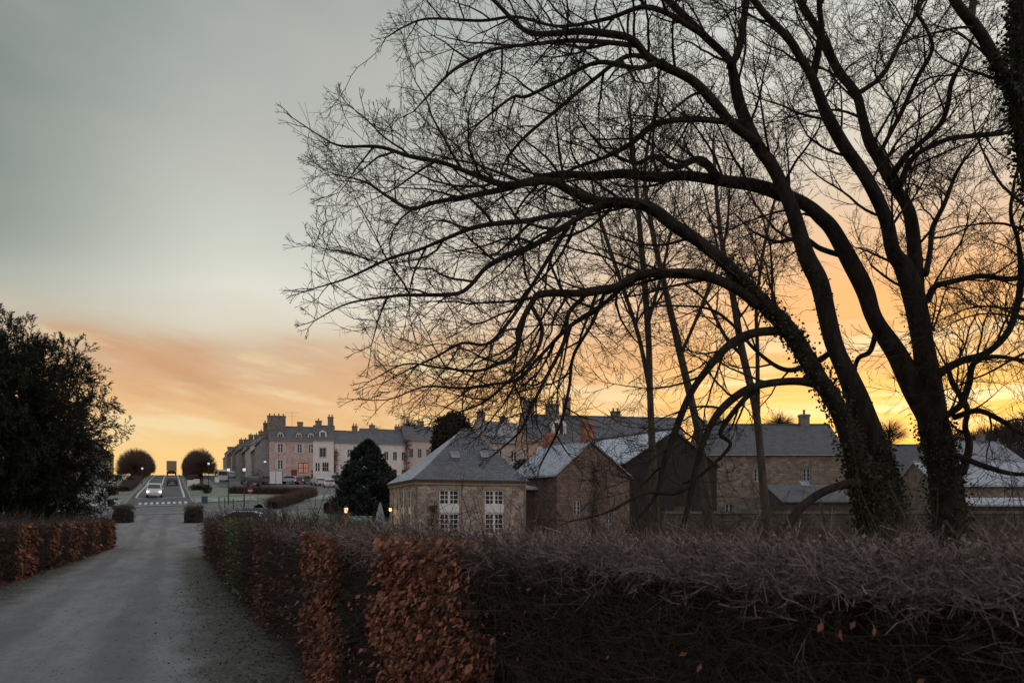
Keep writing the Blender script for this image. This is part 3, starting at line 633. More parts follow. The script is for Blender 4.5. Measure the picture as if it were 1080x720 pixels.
def bare_tree(name, label, base, limbs, att, step=.27, kill=.34, bm=None, tm=None, group=None, tipr=.0042, ntw=2, twl=(.16, .5), cut=None, sides=9, iters=70, cap=.055, trunkname='trunk', extra=None, poly=None, k=1.0, dens=1.0, zmin=2.0, start=.12, gam=2.35, cat='tree'):
    """limbs: lists of (x,y,z,r) world; att: attraction points (n,3)"""
    base = Vector(base); bo = np.array(base); root = empty(name, base, 0, label, cat, group)
    vf = []; sp = []; sr = []
    for L in limbs:
        c = catmull(L, 7); vf.append(sweep(c[:, :3]-bo, np.maximum(c[:, 3], .006), sides if c[0, 3] > .05 else 6))
        seg = np.linalg.norm(np.diff(c[:, :3], axis=0), axis=1); t = np.concatenate([[0], np.cumsum(seg)]); tt = np.arange(0, t[-1], step*.8)
        q = np.stack([np.interp(tt, t, c[:, k]) for k in range(4)], 1)
        if cut is not None: q = q[q[:, 2] > cut]
        sp.append(q[:, :3]); sr.append(q[:, 3])
    v, f = joinvf(vf); tr = mesh_np(trunkname, v, f, bm or bark, root, smooth_=True)
    q0, q1, u0, u1, seeds = ramify(limbs, poly, k, zmin, dens, start=start)
    sp.append(np.array([s_[0] for s_ in seeds])); sr.append(np.array([s_[1] for s_ in seeds]))
    pos, par, n0 = colonize(np.vstack(sp), np.concatenate(sr), att, step, kill, iters)
    sr = np.concatenate(sr); n = len(pos); acc = np.zeros(n); kids = np.zeros(n, int)
    for i in range(n-1, n0-1, -1):
        acc[i] = acc[i] if acc[i] > 0 else tipr**gam
        acc[par[i]] += acc[i]; kids[par[i]] += 1
    rad = acc**(1/gam); rad[:n0] = np.minimum(np.minimum(rad[:n0], sr*.6), cap); rad = np.minimum(rad, cap)
    k = np.arange(n0, n); r1 = rad[k]; r0 = np.minimum(rad[par[k]], r1*1.35)
    P0 = pos[par[k]]-bo; P1 = pos[k]-bo; big = r1 > .016
    fat = u0 > .011
    lst = [tubes(P0[big], P1[big], r0[big], r1[big], 5), tubes(P0[~big], P1[~big], r0[~big], r1[~big], 3), tubes(q0[fat]-bo, q1[fat]-bo, u0[fat], u1[fat], 5), tubes(q0[~fat]-bo, q1[~fat]-bo, u0[~fat], u1[~fat], 3)]; print(label[:30], 'grown', n-n0, 'ramified', len(q0))
    # fine twigs at every slender node
    fine = k[(rad[k] < .02)]; fine = np.repeat(fine, ntw); m = len(fine)
    dirp = pos[fine]-pos[par[fine]]; dirp /= np.linalg.norm(dirp, axis=1)[:, None]+1e-9
    dd = dirp*.9 + rdir(m)*.6 + np.array((0, 0, .12)); dd /= np.linalg.norm(dd, axis=1)[:, None]
    Ln = rng.uniform(*twl, m)[:, None]*np.where(kids[fine] == 0, 1.15, .8)[:, None]; A = pos[fine]-bo; tr_ = np.minimum(rad[fine]*.8, tipr*.95)
    B = A + (dd + rng.normal(size=(m, 3))*.15)*Ln*.5; d2 = dd + rng.normal(size=(m, 3))*.38 + np.array((0, 0, .1)); E = B + d2*Ln*.5
    S1 = B + (dd + rdir(m)*.9)*Ln*.42; S2 = (A+B)/2 + (dd + rdir(m)*.95)*Ln*.38
    lst += [tubes(A, B, tr_, tr_*.85), tubes(B, E, tr_*.85, tr_*.5), tubes(B, S1, tr_*.75, tr_*.5), tubes((A+B)/2, S2, tr_*.75, tr_*.5)]
    v, f = joinvf(lst); mesh_np('crown', v, f, tm or twigm, root)
    if extra: extra(root, bo)
    return root
def limb(px, D0, D1, th=1.0):
    """px: list of (px, py, radius px); depth runs D0..D1 along it"""
    n = len(px); out = []
    for i, (x, y, r) in enumerate(px):
        D = D0 + (D1-D0)*(i/(n-1))**1.0; p = P(x, y, D); r *= (.84-.2*min(1, max(0, (r-2)/5)))*th; out.append((p.x, p.y, p.z, r/F*D))
    return out
def ivy_on(path, n, size, spread, ang=None):
    """ivy leaves wrapped about a limb path of (x,y,z,r)"""
    c = catmull(path, 8); t = rng.random(n)*(len(c)-1); i = t.astype(int); fr = (t-i)[:, None]; i2 = np.minimum(i+1, len(c)-1)
    q = c[i]*(1-fr)+c[i2]*fr; o = rdir(n); C = q[:, :3] + o*(q[:, 3:4]*1.02 + np.abs(rng.normal(0, spread, (n, 1))))
    return leaves(C, o*.5+rdir(n)*.6+np.array((0, 0, -.4)), rng.uniform(.6, 1.2, n)*size, rng.uniform(.6, 1.1, n)*size*.9, None, .05)

# --- the spreading tree (two leaning stems) just behind the hedge
DA = 15.0
A1 = limb([(938, 640, 31), (930, 585, 27), (918, 530, 23), (903, 482, 19), (884, 430, 16), (860, 393, 14.5), (834, 351, 13.5), (801, 315, 12), (762, 275, 10.5), (737, 255, 10), (712, 238, 9.5), (680, 217, 9), (625, 211, 8), (583, 192, 7), (556, 193, 5.5), (533, 195, 4.6), (500, 184, 3.8), (467, 172, 3.1), (433, 165, 2.5), (400, 155, 2.1), (360, 154, 1.4), (337, 143, 1.0), (308, 124, .6)], DA, 13.2)
A2 = limb([(946, 640, 34), (943, 580, 30), (934, 520, 25), (922, 470, 21), (908, 430, 18), (893, 395, 16.5), (879, 360, 15), (866, 303, 14), (850, 270, 13), (836, 222, 12), (817, 180, 11), (798, 152, 10.5), (781, 112, 9), (773, 78, 8), (768, 62, 7), (742, 37, 5.5), (704, 0, 4.5), (668, -38, 3.5), (630, -70, 2.2)], DA+.3, 16.5)
limbsA = [A1, A2,
 limb([(770, 70, 6.5), (780, 50, 6), (787, 0, 5), (792, -60, 3.5), (800, -120, 2)], 16, 17),
 limb([(800, 152, 9), (773, 131, 8), (752, 107, 7.5), (727, 83, 7), (687, 63, 6.5), (668, 43, 5.5), (650, 37, 5), (615, 33, 4.5), (590, 35, 4.2), (560, 35, 3.6), (540, 20, 2.8), (520, 0, 2.2), (492, -22, 1.2)], 15.6, 14),
 limb([(670, 48, 3.6), (640, 45, 3.2), (600, 43, 2.8), (560, 47, 2.5), (533, 50, 2.2), (513, 55, 2.0), (480, 73, 1.8), (460, 92, 1.5), (436, 118, .9)], 15, 13),
 limb([(700, 64, 3.6), (672, 72, 3.2), (630, 66, 3), (590, 85, 2.6), (555, 102, 2), (540, 103, 1.8), (505, 130, 1.3)], 15, 13.6),
 limb([(690, 62, 3), (660, 60, 2.8), (625, 85, 2.6), (585, 118, 2.2), (553, 145, 1.8), (536, 165, 1.4)], 15.1, 14.3),
 limb([(742, 37, 4), (703, 14, 3.4), (676, 8, 3), (640, 20, 2.6), (590, 28, 2), (545, 18, 1.7), (507, 22, 1.6), (452, 20, 1.4), (427, 28, 1.1), (407, 40, .7)], 15.8, 15),
 limb([(783, 130, 5), (760, 128, 4.6), (722, 126, 4.2), (690, 132, 3.8), (665, 152, 3.2), (640, 165, 2.6), (600, 180, 2), (570, 200, 1.4)], 15.8, 17),
 limb([(712, 238, 5.5), (690, 222, 5), (655, 214, 4.6), (620, 222, 4.2), (580, 228, 4), (556, 233, 3.6), (530, 235, 3.2), (500, 240, 2.8), (467, 253, 2.4), (440, 264, 2), (410, 273, 1.7), (367, 293, 1.2), (322, 307, .7)], 14.6, 12.5),
 limb([(640, 212, 5), (600, 236, 4.5), (560, 260, 4), (535, 270, 3.6), (513, 282, 3.2), (495, 302, 2.9), (480, 310, 2.6), (445, 311, 2.2), (417, 312, 1.8), (367, 320, 1.2), (332, 338, .7)], 14, 12),
 limb([(800, 322, 9), (773, 303, 8.5), (740, 290, 8), (700, 288, 7.5), (673, 290, 7), (650, 302, 6.2), (617, 309, 5.6), (573, 310, 5), (560, 321, 4.4), (547, 347, 3.8), (547, 362, 3.4), (540, 376, 3), (527, 383, 2.6), (503, 391, 2), (467, 388, 1.5), (427, 384, 1.0), (390, 402, .6)], 14.4, 12.8),
 limb([(600, 238, 3.2), (580, 270, 3), (560, 303, 2.7), (540, 335, 2.4), (515, 362, 2.0), (487, 362, 1.8), (460, 376, 1.5), (430, 390, 1.1), (404, 404, .7)], 14, 13),
 limb([(690, 288, 3.4), (660, 300, 3), (640, 318, 2.8), (600, 345, 2.5), (570, 375, 2.2), (545, 400, 2), (520, 405, 1.7), (487, 409, 1.4), (447, 408, 1.1), (410, 421, .8), (374, 421, .5)], 14.2, 14),
 limb([(560, 321, 3), (572, 350, 2.6), (560, 380, 2.3), (533, 405, 2), (510, 424, 1.6), (480, 436, 1.0), (455, 446, .6)], 13.6, 13.2),
 limb([(620, 309, 3), (600, 330, 2.8), (595, 360, 2.5), (575, 400, 2.2), (560, 430, 1.9), (548, 455, 1.4), (520, 480, .9)], 14, 13.8),
 limb([(640, 303, 2.6), (625, 340, 2.4), (605, 375, 2.1), (600, 410, 1.9), (590, 450, 1.5), (570, 490, 1.0)], 14.2, 14.5),
 limb([(838, 349, 8), (800, 350, 7.2), (773, 361, 6.6), (747, 388, 6), (727, 417, 5.4), (712, 455, 4.6), (700, 490, 3.6), (690, 525, 2.8), (660, 560, 1.6)], 14.6, 13.8),
 limb([(872, 410, 8), (859, 404, 7.4), (838, 402, 7), (807, 405, 6.4), (783, 413, 5.8), (759, 434, 5.4), (743, 463, 5), (733, 498, 4.4), (725, 537, 3.6), (716, 570, 3)], 14.7, 14),
 limb([(800, 412, 4), (786, 420, 3.6), (760, 455, 3.0), (770, 470, 2.6), (740, 500, 2), (720, 510, 1.4)], 14.6, 14.5),
 limb([(925, 512, 9), (905, 509, 8.2), (885, 512, 7.4), (865, 520, 7), (845, 535, 6.6), (830, 555, 6.4), (820, 566, 6), (800, 572, 5), (782, 577, 4)], 14.8, 13.4),
 limb([(896, 395, 5), (880, 372, 4), (860, 382, 4), (830, 390, 3), (800, 372, 2.4), (770, 340, 2), (745, 325, 1.6), (700, 322, 1.0)], 15.6, 16.6),
 limb([(600, 550, 0.8), (640, 540, 1.6), (680, 520, 2.4), (710, 520, 3), (728, 512, 3.4)][::-1], 14, 13.5),
]
polyA = [(405, -60), (425, 10), (406, 42), (440, 58), (414, 72), (432, 104), (426, 130), (380, 112), (346, 95), (330, 118), (301, 122), (328, 160), (318, 190), (342, 215), (322, 250), (312, 305), (334, 342), (362, 352), (385, 375), (398, 398), (370, 428), (400, 434), (452, 440), (470, 462), (520, 470), (560, 500), (600, 480), (640, 520), (690, 520), (740, 470), (800, 440), (850, 380), (850, 250), (880, 180), (900, -60), (800, -150), (560, -140)]
pA = pts_in_poly(polyA, 1150); dA = np.clip(14.6+rng.normal(0, 1.5, len(pA)), 11, 19)
# the crown thins toward the stems and is dense in the outer fans
w = np.where((pA[:, 0] > 640) & (pA[:, 1] > 230), .42, 1.0)*np.where((pA[:, 0] > 560) & (pA[:, 1] < 130) , .8, 1); kp = rng.random(len(pA)) < w; pA = pA[kp]; dA = dA[kp]
# twigs that hang low in front of the trunks
low = pts_in_poly([(600, 470), (770, 440), (790, 560), (700, 580), (620, 580)], 800); pA2 = np.vstack([pA, low]); dA2 = np.concatenate([dA, 13.6+rng.random(800)*1.6])
def ivyA(root, bo):
    a1 = [tuple(np.array(p[:3])-bo)+(p[3],) for p in A1]; a2 = [tuple(np.array(p[:3])-bo)+(p[3],) for p in A2]
    v, f = joinvf([ivy_on(a1[1:9], 3600, .065, .06), ivy_on(a1[0:4], 2000, .075, .08), ivy_on(a2[0:4], 2600, .075, .07), ivy_on(a2[4:9], 300, .06, .02)])
    mesh_np('ivy', v, f, ivym, root, v=rng.beta(1.2, 2.5, len(f)))
bare_tree('bare_tree', 'wide spreading bare tree with ivy on its leaning stems and long limbs arching left', P(940, 634, 15), limbsA, unproj(pA2, dA2), cut=1.2, extra=ivyA, poly=polyA, dens=.68, tipr=.005, ntw=1, group='bare trees behind the frosted hedge')

# --- the upright twin-stemmed tree to its right
B1 = limb([(1012, 650, 36), (1006, 590, 30), (1000, 530, 27), (992, 480, 24), (984, 440, 22), (978, 400, 20), (973, 360, 18.5), (966, 318, 17), (953, 283, 14), (942, 265, 12), (934, 230, 11.5), (913, 187, 10.5), (890, 153, 9.5), (870, 117, 8.5), (857, 83, 8), (845, 62, 6.5), (833, 43, 5.5), (800, 7, 4.5), (770, -40, 3.5), (745, -90, 2)], 16.5, 15.6)
B2 = limb([(988, 650, 26), (998, 590, 24), (1000, 530, 22), (986, 455, 19), (963, 407, 17), (943, 370, 15.5), (923, 337, 14.5), (913, 307, 14), (897, 277, 13), (878, 242, 12), (864, 228, 12), (850, 216, 11), (833, 208, 10.5), (800, 197, 10), (757, 190, 9.5), (722, 185, 8.5), (690, 187, 7.8), (657, 183, 7.2), (625, 186, 6.6), (590, 184, 6), (555, 192, 4.8), (533, 199, 4), (500, 206, 3.6), (460, 213, 3), (433, 220, 2.5), (410, 208, 1.8), (385, 192, 1.2), (352, 184, .7)], 16.3, 16.4)
limbsB = [B1, B2,
 limb([(770, 193, 7), (757, 187, 7), (746, 174, 6.5), (735, 168, 5.4), (712, 176, 4.4), (690, 165, 3.2), (670, 172, 2.4), (640, 160, 1.4)], 16.35, 15.4),
 limb([(966, 322, 13), (966, 285, 11), (962, 240, 10.5), (955, 215, 10), (943, 196, 9.5), (930, 172, 9), (917, 150, 8.5), (909, 120, 8), (903, 100, 7.5), (883, 73, 7), (863, 33, 6), (843, 0, 5), (825, -50, 3.5), (812, -110, 2)], 16.5, 17.4),
 limb([(857, 83, 5.5), (863, 55, 5), (866, 30, 4.6), (864, 0, 4), (866, -60, 3), (872, -120, 1.6)], 16, 15),
 limb([(937, 190, 5), (950, 172, 4.6), (960, 160, 4.2), (990, 133, 3.6), (1000, 110, 3.2), (1004, 85, 2.4), (1018, 60, 1.8), (1030, 30, 1)], 16.6, 15.5),
 limb([(948, 200, 4.4), (955, 180, 4), (967, 163, 3.8), (1000, 147, 3.2), (1033, 143, 2.8), (1063, 140, 2.2), (1100, 130, 1.4)], 16.6, 17.5),
 limb([(926, 165, 3), (950, 120, 2.8), (967, 83, 2.6), (983, 53, 2.4), (978, 32, 2.2), (967, 7, 2), (990, -30, 1.2)], 16.8, 16),
 limb([(903, 100, 3.2), (930, 80, 2.8), (952, 40, 2.4), (970, 8, 2.2), (985, -30, 1.4)], 17, 17.6),
 limb([(978, 318, 5), (985, 303, 4.4), (1000, 298, 4), (1033, 291, 3.8), (1060, 294, 3.6), (1078, 292, 3.6), (1110, 280, 2.6), (1150, 250, 1.4)], 16.4, 15.6),
 limb([(987, 398, 8), (993, 392, 7), (1013, 381, 6.2), (1040, 372, 5.4), (1063, 350, 5), (1073, 320, 4.6), (1077, 287, 4.2), (1074, 255, 3), (1066, 225, 2.4), (1070, 190, 1.6)], 16.2, 15),
 limb([(1000, 455, 6), (997, 440, 5.4), (1013, 427, 5), (1022, 405, 4.4), (1027, 383, 4), (1050, 376, 3.2), (1085, 380, 2.4), (1130, 375, 1.4)], 16.2, 14.6),
 limb([(1006, 440, 5), (1030, 433, 4), (1050, 440, 3.4), (1080, 458, 2.8), (1120, 480, 1.6)], 16, 14.5),
 limb([(1015, 500, 6), (1022, 470, 5), (1018, 450, 4.4), (1020, 430, 4), (1005, 405, 3.4), (1000, 388, 3)], 15.9, 15.7),
 limb([(976, 290, 4.6), (981, 265, 4), (984, 240, 3.4), (996, 215, 2.8), (1010, 180, 2.2), (1032, 150, 1.4)], 16.4, 17.4),
 limb([(1008, 480, 4), (1040, 492, 3.4), (1075, 500, 2.8), (1120, 495, 1.6)], 15.8, 14.4),
 limb([(890, 270, 4), (865, 262, 3.4), (845, 250, 2.8), (820, 255, 2.2), (795, 245, 1.5)], 16.6, 18),
 limb([(925, 345, 4), (918, 370, 3.4), (905, 378, 3), (898, 395, 2.4), (880, 400, 1.4)], 16.6, 17.4),
]
polyB = [(800, -60), (900, -160), (1050, -120), (1180, -40), (1210, 150), (1190, 330), (1150, 470), (1080, 520), (1010, 470), (985, 400), (950, 330), (900, 250), (850, 150), (800, 60)]
pB = pts_in_poly(polyB, 800); dB = np.clip(16.4+rng.normal(0, 1.5, len(pB)), 12.5, 20)
pB2 = pts_in_poly([(990, 440), (1080, 440), (1110, 560), (1000, 580), (960, 560)], 380)
def ivyB(root, bo):
    a = [tuple(np.array(p[:3])-bo)+(p[3],) for p in B1]; a2 = [tuple(np.array(p[:3])-bo)+(p[3],) for p in B2]
    v, f = joinvf([ivy_on(a[0:5], 2300, .075, .07), ivy_on(a2[0:4], 1300, .075, .06), ivy_on(a[4:8], 250, .06, .02)]); mesh_np('ivy', v, f, ivym, root, v=rng.beta(1.2, 2.5, len(f)))
bare_tree('bare_tree', 'tall bare tree with a thick twin trunk forking upward, second from the right edge', P(1000, 630, 16.5), limbsB, np.vstack([unproj(pB, dB), unproj(pB2, 14.6+rng.random(380)*1.5)]), cut=1.2, extra=ivyB, poly=[polyB, polyA], dens=.82, tipr=.005, ntw=1, zmin=3.2, group='bare trees behind the frosted hedge')

# --- ivy-clad tree leaning in from the right edge
C1 = limb([(1190, 660, 34), (1172, 520, 29), (1150, 400, 26), (1122, 300, 24), (1098, 210, 22), (1084, 140, 21), (1080, 80, 19), (1078, 20, 17), (1082, -60, 12), (1090, -140, 7)], 12, 12.6)
limbsC = [C1, limb([(1092, 190, 12), (1078, 120, 11), (1062, 85, 9.5), (1045, 55, 9), (1030, 30, 8.5), (1012, 8, 8), (990, -25, 6), (960, -70, 3.5)], 12.2, 11.4),
 limb([(1024, 22, 5), (1026, 0, 4.5), (1030, -50, 3)], 11.8, 12.2), limb([(1098, 210, 6), (1130, 170, 5), (1170, 120, 3.4), (1215, 60, 2)], 12.2, 13),
 limb([(1110, 260, 6), (1096, 262, 5), (1060, 300, 0.9)], 12, 11.5) if False else limb([(1122, 300, 6), (1160, 250, 5), (1205, 210, 3)], 12, 12.6)]
pC = pts_in_poly([(940, -40), (960, -160), (1120, -200), (1240, -100), (1240, 200), (1130, 180), (1050, -10)], 420)
def ivyC(root, bo):
    a = [tuple(np.array(p[:3])-bo)+(p[3],) for p in C1]; b_ = [tuple(np.array(p[:3])-bo)+(p[3],) for p in limbsC[1]]
    v, f = joinvf([ivy_on(a, 5200, .085, .07), ivy_on(b_[:4], 700, .07, .03)]); mesh_np('ivy', v, f, ivym, root, v=rng.beta(1.2, 2.5, len(f)))
bare_tree('bare_tree', 'ivy-wrapped tree cut off by the right edge, one bare limb reaching up left', P(1190, 660, 12), limbsC, unproj(pC, 12+rng.normal(0, .9, len(pC))), cut=3, extra=ivyC, dens=.6, start=.35, group='bare trees behind the frosted hedge', ntw=1)

# --- slender trees standing further back
def slender(label, px, D, poly, natt, extra_limbs=(), sd=1.0):
    L = [limb(px, D, D, .82)] + [limb(e, D, D+random.uniform(-1, 1), .8) for e in extra_limbs]
    p = pts_in_poly(poly, natt); dd = D + rng.normal(0, sd, natt)
    x, y = px[0][0], px[0][1]; b0 = ground(x, D)
    L[0][0] = (L[0][0][0], D, b0.z-.1, L[0][0][3])
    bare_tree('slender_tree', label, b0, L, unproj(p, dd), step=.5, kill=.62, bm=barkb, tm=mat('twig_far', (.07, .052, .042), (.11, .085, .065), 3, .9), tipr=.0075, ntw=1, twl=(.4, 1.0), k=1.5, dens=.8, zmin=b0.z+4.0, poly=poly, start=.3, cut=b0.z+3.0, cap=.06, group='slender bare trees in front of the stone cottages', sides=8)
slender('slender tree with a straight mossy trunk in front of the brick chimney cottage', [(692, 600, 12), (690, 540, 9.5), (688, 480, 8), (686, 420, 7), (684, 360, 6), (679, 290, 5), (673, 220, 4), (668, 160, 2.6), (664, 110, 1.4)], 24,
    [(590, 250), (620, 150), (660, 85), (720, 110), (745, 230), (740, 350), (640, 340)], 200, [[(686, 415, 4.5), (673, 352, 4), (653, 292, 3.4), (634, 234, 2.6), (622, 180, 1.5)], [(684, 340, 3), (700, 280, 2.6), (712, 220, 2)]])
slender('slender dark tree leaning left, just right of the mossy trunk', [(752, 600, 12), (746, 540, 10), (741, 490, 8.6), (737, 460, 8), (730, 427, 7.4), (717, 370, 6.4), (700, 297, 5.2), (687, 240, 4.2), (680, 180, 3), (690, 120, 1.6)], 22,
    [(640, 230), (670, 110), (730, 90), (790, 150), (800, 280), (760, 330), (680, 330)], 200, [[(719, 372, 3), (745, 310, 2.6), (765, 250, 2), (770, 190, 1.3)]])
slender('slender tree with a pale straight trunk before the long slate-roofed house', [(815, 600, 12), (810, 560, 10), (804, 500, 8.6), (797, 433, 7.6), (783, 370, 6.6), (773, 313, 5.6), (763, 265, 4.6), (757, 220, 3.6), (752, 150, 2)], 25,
    [(710, 260), (720, 130), (780, 90), (840, 160), (850, 300), (800, 350), (740, 340)], 200, [[(799, 436, 4), (799, 370, 3.6), (798, 320, 3), (806, 260, 2.2), (820, 200, 1.3)], [(783, 375, 3), (765, 355, 2.6), (745, 318, 2), (722, 300, 1.3)]])
# brambles and saplings under the trees
n = 800; pxs = rng.uniform(610, 1120, n); D_ = rng.uniform(10.5, 19, n); x0 = (pxs-540)/F*D_; A = np.stack([x0, D_, np.zeros(n)], 1)
d0 = rdir(n)*np.array((1, 1, .3))+np.array((0, 0, 1.0)); d0 /= np.linalg.norm(d0, axis=1)[:, None]; Ln = rng.uniform(.6, 1.7, n)[:, None]*np.where(rng.random((n, 1)) < .12, 1.35, 1)
B_ = A+d0*Ln*.5; d1 = d0*.7+rdir(n)*.6; d1 /= np.linalg.norm(d1, axis=1)[:, None]; E_ = B_+d1*Ln*.5; d2 = d1+np.array((0, 0, -.7))+rdir(n)*.4; G_ = E_+d2*Ln*.25
r_ = rng.uniform(.003, .008, n); S_ = B_+(d1+rdir(n))*Ln*.3
v, f = joinvf([tubes(A, B_, r_, r_*.85), tubes(B_, E_, r_*.85, r_*.6), tubes(E_, G_, r_*.6, r_*.35), tubes(B_, S_, r_*.6, r_*.4)])
tag(mesh_np('undergrowth', v, f, mat('bramble', (.025, .019, .016), (.06, .046, .036), 2, .9)), kind='stuff')

# --- evergreens
def needles(label, name, base, trunk_h, rfun, nl, nb, nq, size, m, group=None, droop=.1, cat='tree', frac0=.05, inner=.25, upcurve=.25, lift=0, vs=.42, js=.16):
    base = Vector(base); root = empty(name, base, 0, label, cat, group); vf = []; Cs = []; Ds = []; Us = []; bz = []
    tp = np.array([(0, 0, 0, trunk_h*.035), (.05, .02, trunk_h*.5, trunk_h*.022), (0, 0, trunk_h*.97, .02)]); c = catmull(tp, 6); vf.append(sweep(c[:, :3], c[:, 3], 8))
    for i in range(nl):
        fz = frac0 + (1-frac0)*((i+rng.random())/nl)**.9; z = fz*trunk_h*.98; a = i*2.399+rng.normal()*.3; rmax = rfun(fz, a)*rng.uniform(.8, 1.08)
        if rmax < .1: continue
        s0 = np.array((0, 0, max(.1, z - rmax*.28))); e = np.array((math.cos(a)*rmax, math.sin(a)*rmax, z+lift*rmax)); mid = (s0+e)/2 + np.array((0, 0, rmax*upcurve*.5)); mid2 = s0*.3+e*.7+np.array((0, 0, rmax*upcurve*.35))
        pth = catmull([tuple(s0), tuple(mid), tuple(mid2), tuple(e)], 5); rr = np.linspace(.022*rmax+.01, .008, len(pth)); vf.append(sweep(pth, rr, 5))
        t = inner+(1-inner)*rng.random(nb)**.75; k = t*(len(pth)-1); i0 = np.minimum(k.astype(int), len(pth)-2); fr = (k-i0)[:, None]
        b0 = pth[i0]*(1-fr)+pth[i0+1]*fr; tg = pth[i0+1]-pth[i0]; tg /= np.linalg.norm(tg, axis=1)[:, None]
        side = np.cross(tg, (0, 0, 1)); side /= np.linalg.norm(side, axis=1)[:, None]+1e-6; sg = rng.choice([-1, 1], nb)[:, None]
        bd = tg*.75+side*sg*rng.uniform(.2, .9, (nb, 1))+np.array((0, 0, 1))*rng.normal(.08, vs, (nb, 1)); bl = np.minimum(rmax, 4.5)*rng.uniform(.14, .42, (nb, 1))*(1.12-t[:, None]*.6)
        b1 = b0+bd*bl; vf.append(tubes(b0, b1, .008, .004))
        u = rng.random((nb, nq, 1)); C = b0[:, None]*(1-u)+b1[:, None]*u + rng.normal(size=(nb, nq, 3))*bl[:, None]*js; D_ = bd[:, None]*.7+rng.normal(size=(nb, nq, 3))*.8+np.array((0, 0, -droop))
        Cs.append(C.reshape(-1, 3)); Ds.append(D_.reshape(-1, 3))
    v, f = joinvf(vf); mesh_np('trunk', v, f, bark, root)
    C = np.vstack(Cs); D_ = np.vstack(Ds); n = len(C); v, f = leaves(C, D_, rng.uniform(.7, 1.3, n)*size, rng.uniform(.25, .5, n)*size, None, .05)
    mesh_np('crown', v, f, m, root, v=rng.beta(1.3, 2.2, n)); return root
evm = mat('evergreen', (.008, .012, .007), (.030, .038, .020), rough=.7, attr='v')
evb = mat('evergreen_blue', (.010, .018, .016), (.042, .060, .052), rough=.7, attr='v')
DL = 36.0
def ragged_conifer(label, base, hgt, rfun, nlimb):
    base = Vector(base); bo = np.array(base); root = empty('conifer_tree', base, 0, label, 'tree'); rnd = random.Random(5)
    limbs = []; tr = [(base.x, base.y, base.z-.1, .34), (base.x+.1, base.y, base.z+hgt*.5, .2), (base.x, base.y, base.z+hgt*.98, .03)]
    for i in range(nlimb):
        fz = .03+.95*(int(i/nlimb*15)+.5+rnd.gauss(0, .13))/15; az_ = i*2.399+rnd.gauss(0, .3); r = rfun(fz)*rnd.choice([.62, .70, .80, .92, 1.08, 1.16]); z = base.z+fz*hgt; dx, dy = math.cos(az_), math.sin(az_); z0 = max(base.z+.3, z-r*.22)
        limbs.append([(base.x, base.y, z0, .03+.012*r), (base.x+dx*r*.35, base.y+dy*r*.35, z0+r*.13, .024+.009*r), (base.x+dx*r*.7, base.y+dy*r*.7, z0+r*.20, .016+.005*r), (base.x+dx*r*.9, base.y+dy*r*.9, z+r*.03, .012)])
    vf = []
    for Lm in [tr]+limbs:
        c = catmull(Lm, 6); vf.append(sweep(c[:, :3]-bo, c[:, 3], 6))
    q0, q1, u0, u1, _ = ramify(limbs, None, 1.3, base.z, .72, up=-.02, start=.1, flat=True)
    vf.append(tubes(q0-bo, q1-bo, u0, u1)); v, f = joinvf(vf); mesh_np('trunk', v, f, bark, root)
    m = u0 < .02; a, b_ = q0[m]-bo, q1[m]-bo; k = 4; n = len(a)*k; t_ = rng.random((n, 1)); A = np.repeat(a, k, 0); B_ = np.repeat(b_, k, 0); d_ = B_-A; d_ /= np.linalg.norm(d_, axis=1)[:, None]
    C = A*(1-t_)+B_*t_; v, f = leaves(C, d_*.8+rdir(n)*np.array((.6, .6, .28))+np.array((0, 0, -.14)), rng.uniform(.08, .17, n), rng.uniform(.022, .04, n), None, .05); mesh_np('crown', v, f, evm, root, v=rng.beta(1.3, 2.2, n)); print('conifer leaves', n)
prof_y = [560, 545, 520, 490, 462, 437, 412, 388, 355, 335, 316]; prof_x = [80, 88, 92, 104, 124, 128, 112, 104, 74, 46, 4]
ragged_conifer('large dark conifer with ragged feathery boughs at the left edge behind the hedge', ground(-12, DL), 9.5, lambda fz: (np.interp(-(HZ-((fz*10.6+h1((-12-540)/F*DL, DL))-CH)/DL*F), [-p for p in prof_y], prof_x)+12)/F*DL*.84, 105)
DB = 74.0; gb = ground(388, DB)
def rb(fz, a): return np.interp(fz, [0, .08, .25, .5, .7, .85, .95, 1], [2.5, 2.85, 3.0, 2.55, 1.8, 1.1, .55, .1])
needles('dense round-topped dark evergreen beside the hip-roofed pavilion', 'evergreen_tree', gb, (CH+(HZ-463)/F*DB)-gb.z, rb, 190, 16, 20, .24, evb, upcurve=.1, lift=.12, frac0=.01, inner=.45)
# ivy-smothered trunk standing behind the pavilion roof
def ivy_mass(label, base, blobs, n, size, m, name='ivy_tree'):
    base = Vector(base); root = empty(name, base, 0, label, 'tree'); bo = np.array(base)
    zt = max(b[2] for b in blobs)-bo[2]; c = catmull([(0, 0, -.1, .35), (.1, 0, zt*.5, .28), (0, .1, zt, .12)], 6); v, f = sweep(c[:, :3], c[:, 3], 8); mesh_np('trunk', v, f, bark, root)
    C = []
    for (x, y, z, rx, rz) in blobs:
        k = int(n*rx*rz/sum(b[3]*b[4] for b in blobs)); o = rdir(k)*(.25+.8*rng.random((k, 1))**.5); C.append(np.array((x, y, z))+o*np.array((rx, rx, rz)))
    C = np.vstack(C)-bo; v, f = leaves(C, rdir(len(C))+np.array((0, 0, -.4)), rng.uniform(.7, 1.3, len(C))*size, rng.uniform(.6, 1.1, len(C))*size*.9, None, .05)
    mesh_np('crown', v, f, m, root, v=rng.beta(1.2, 2.4, len(f)))
def bl(px, py, D, rx, rz): p = P(px, py, D); return (p.x, p.y, p.z, rx/F*D, rz/F*D)
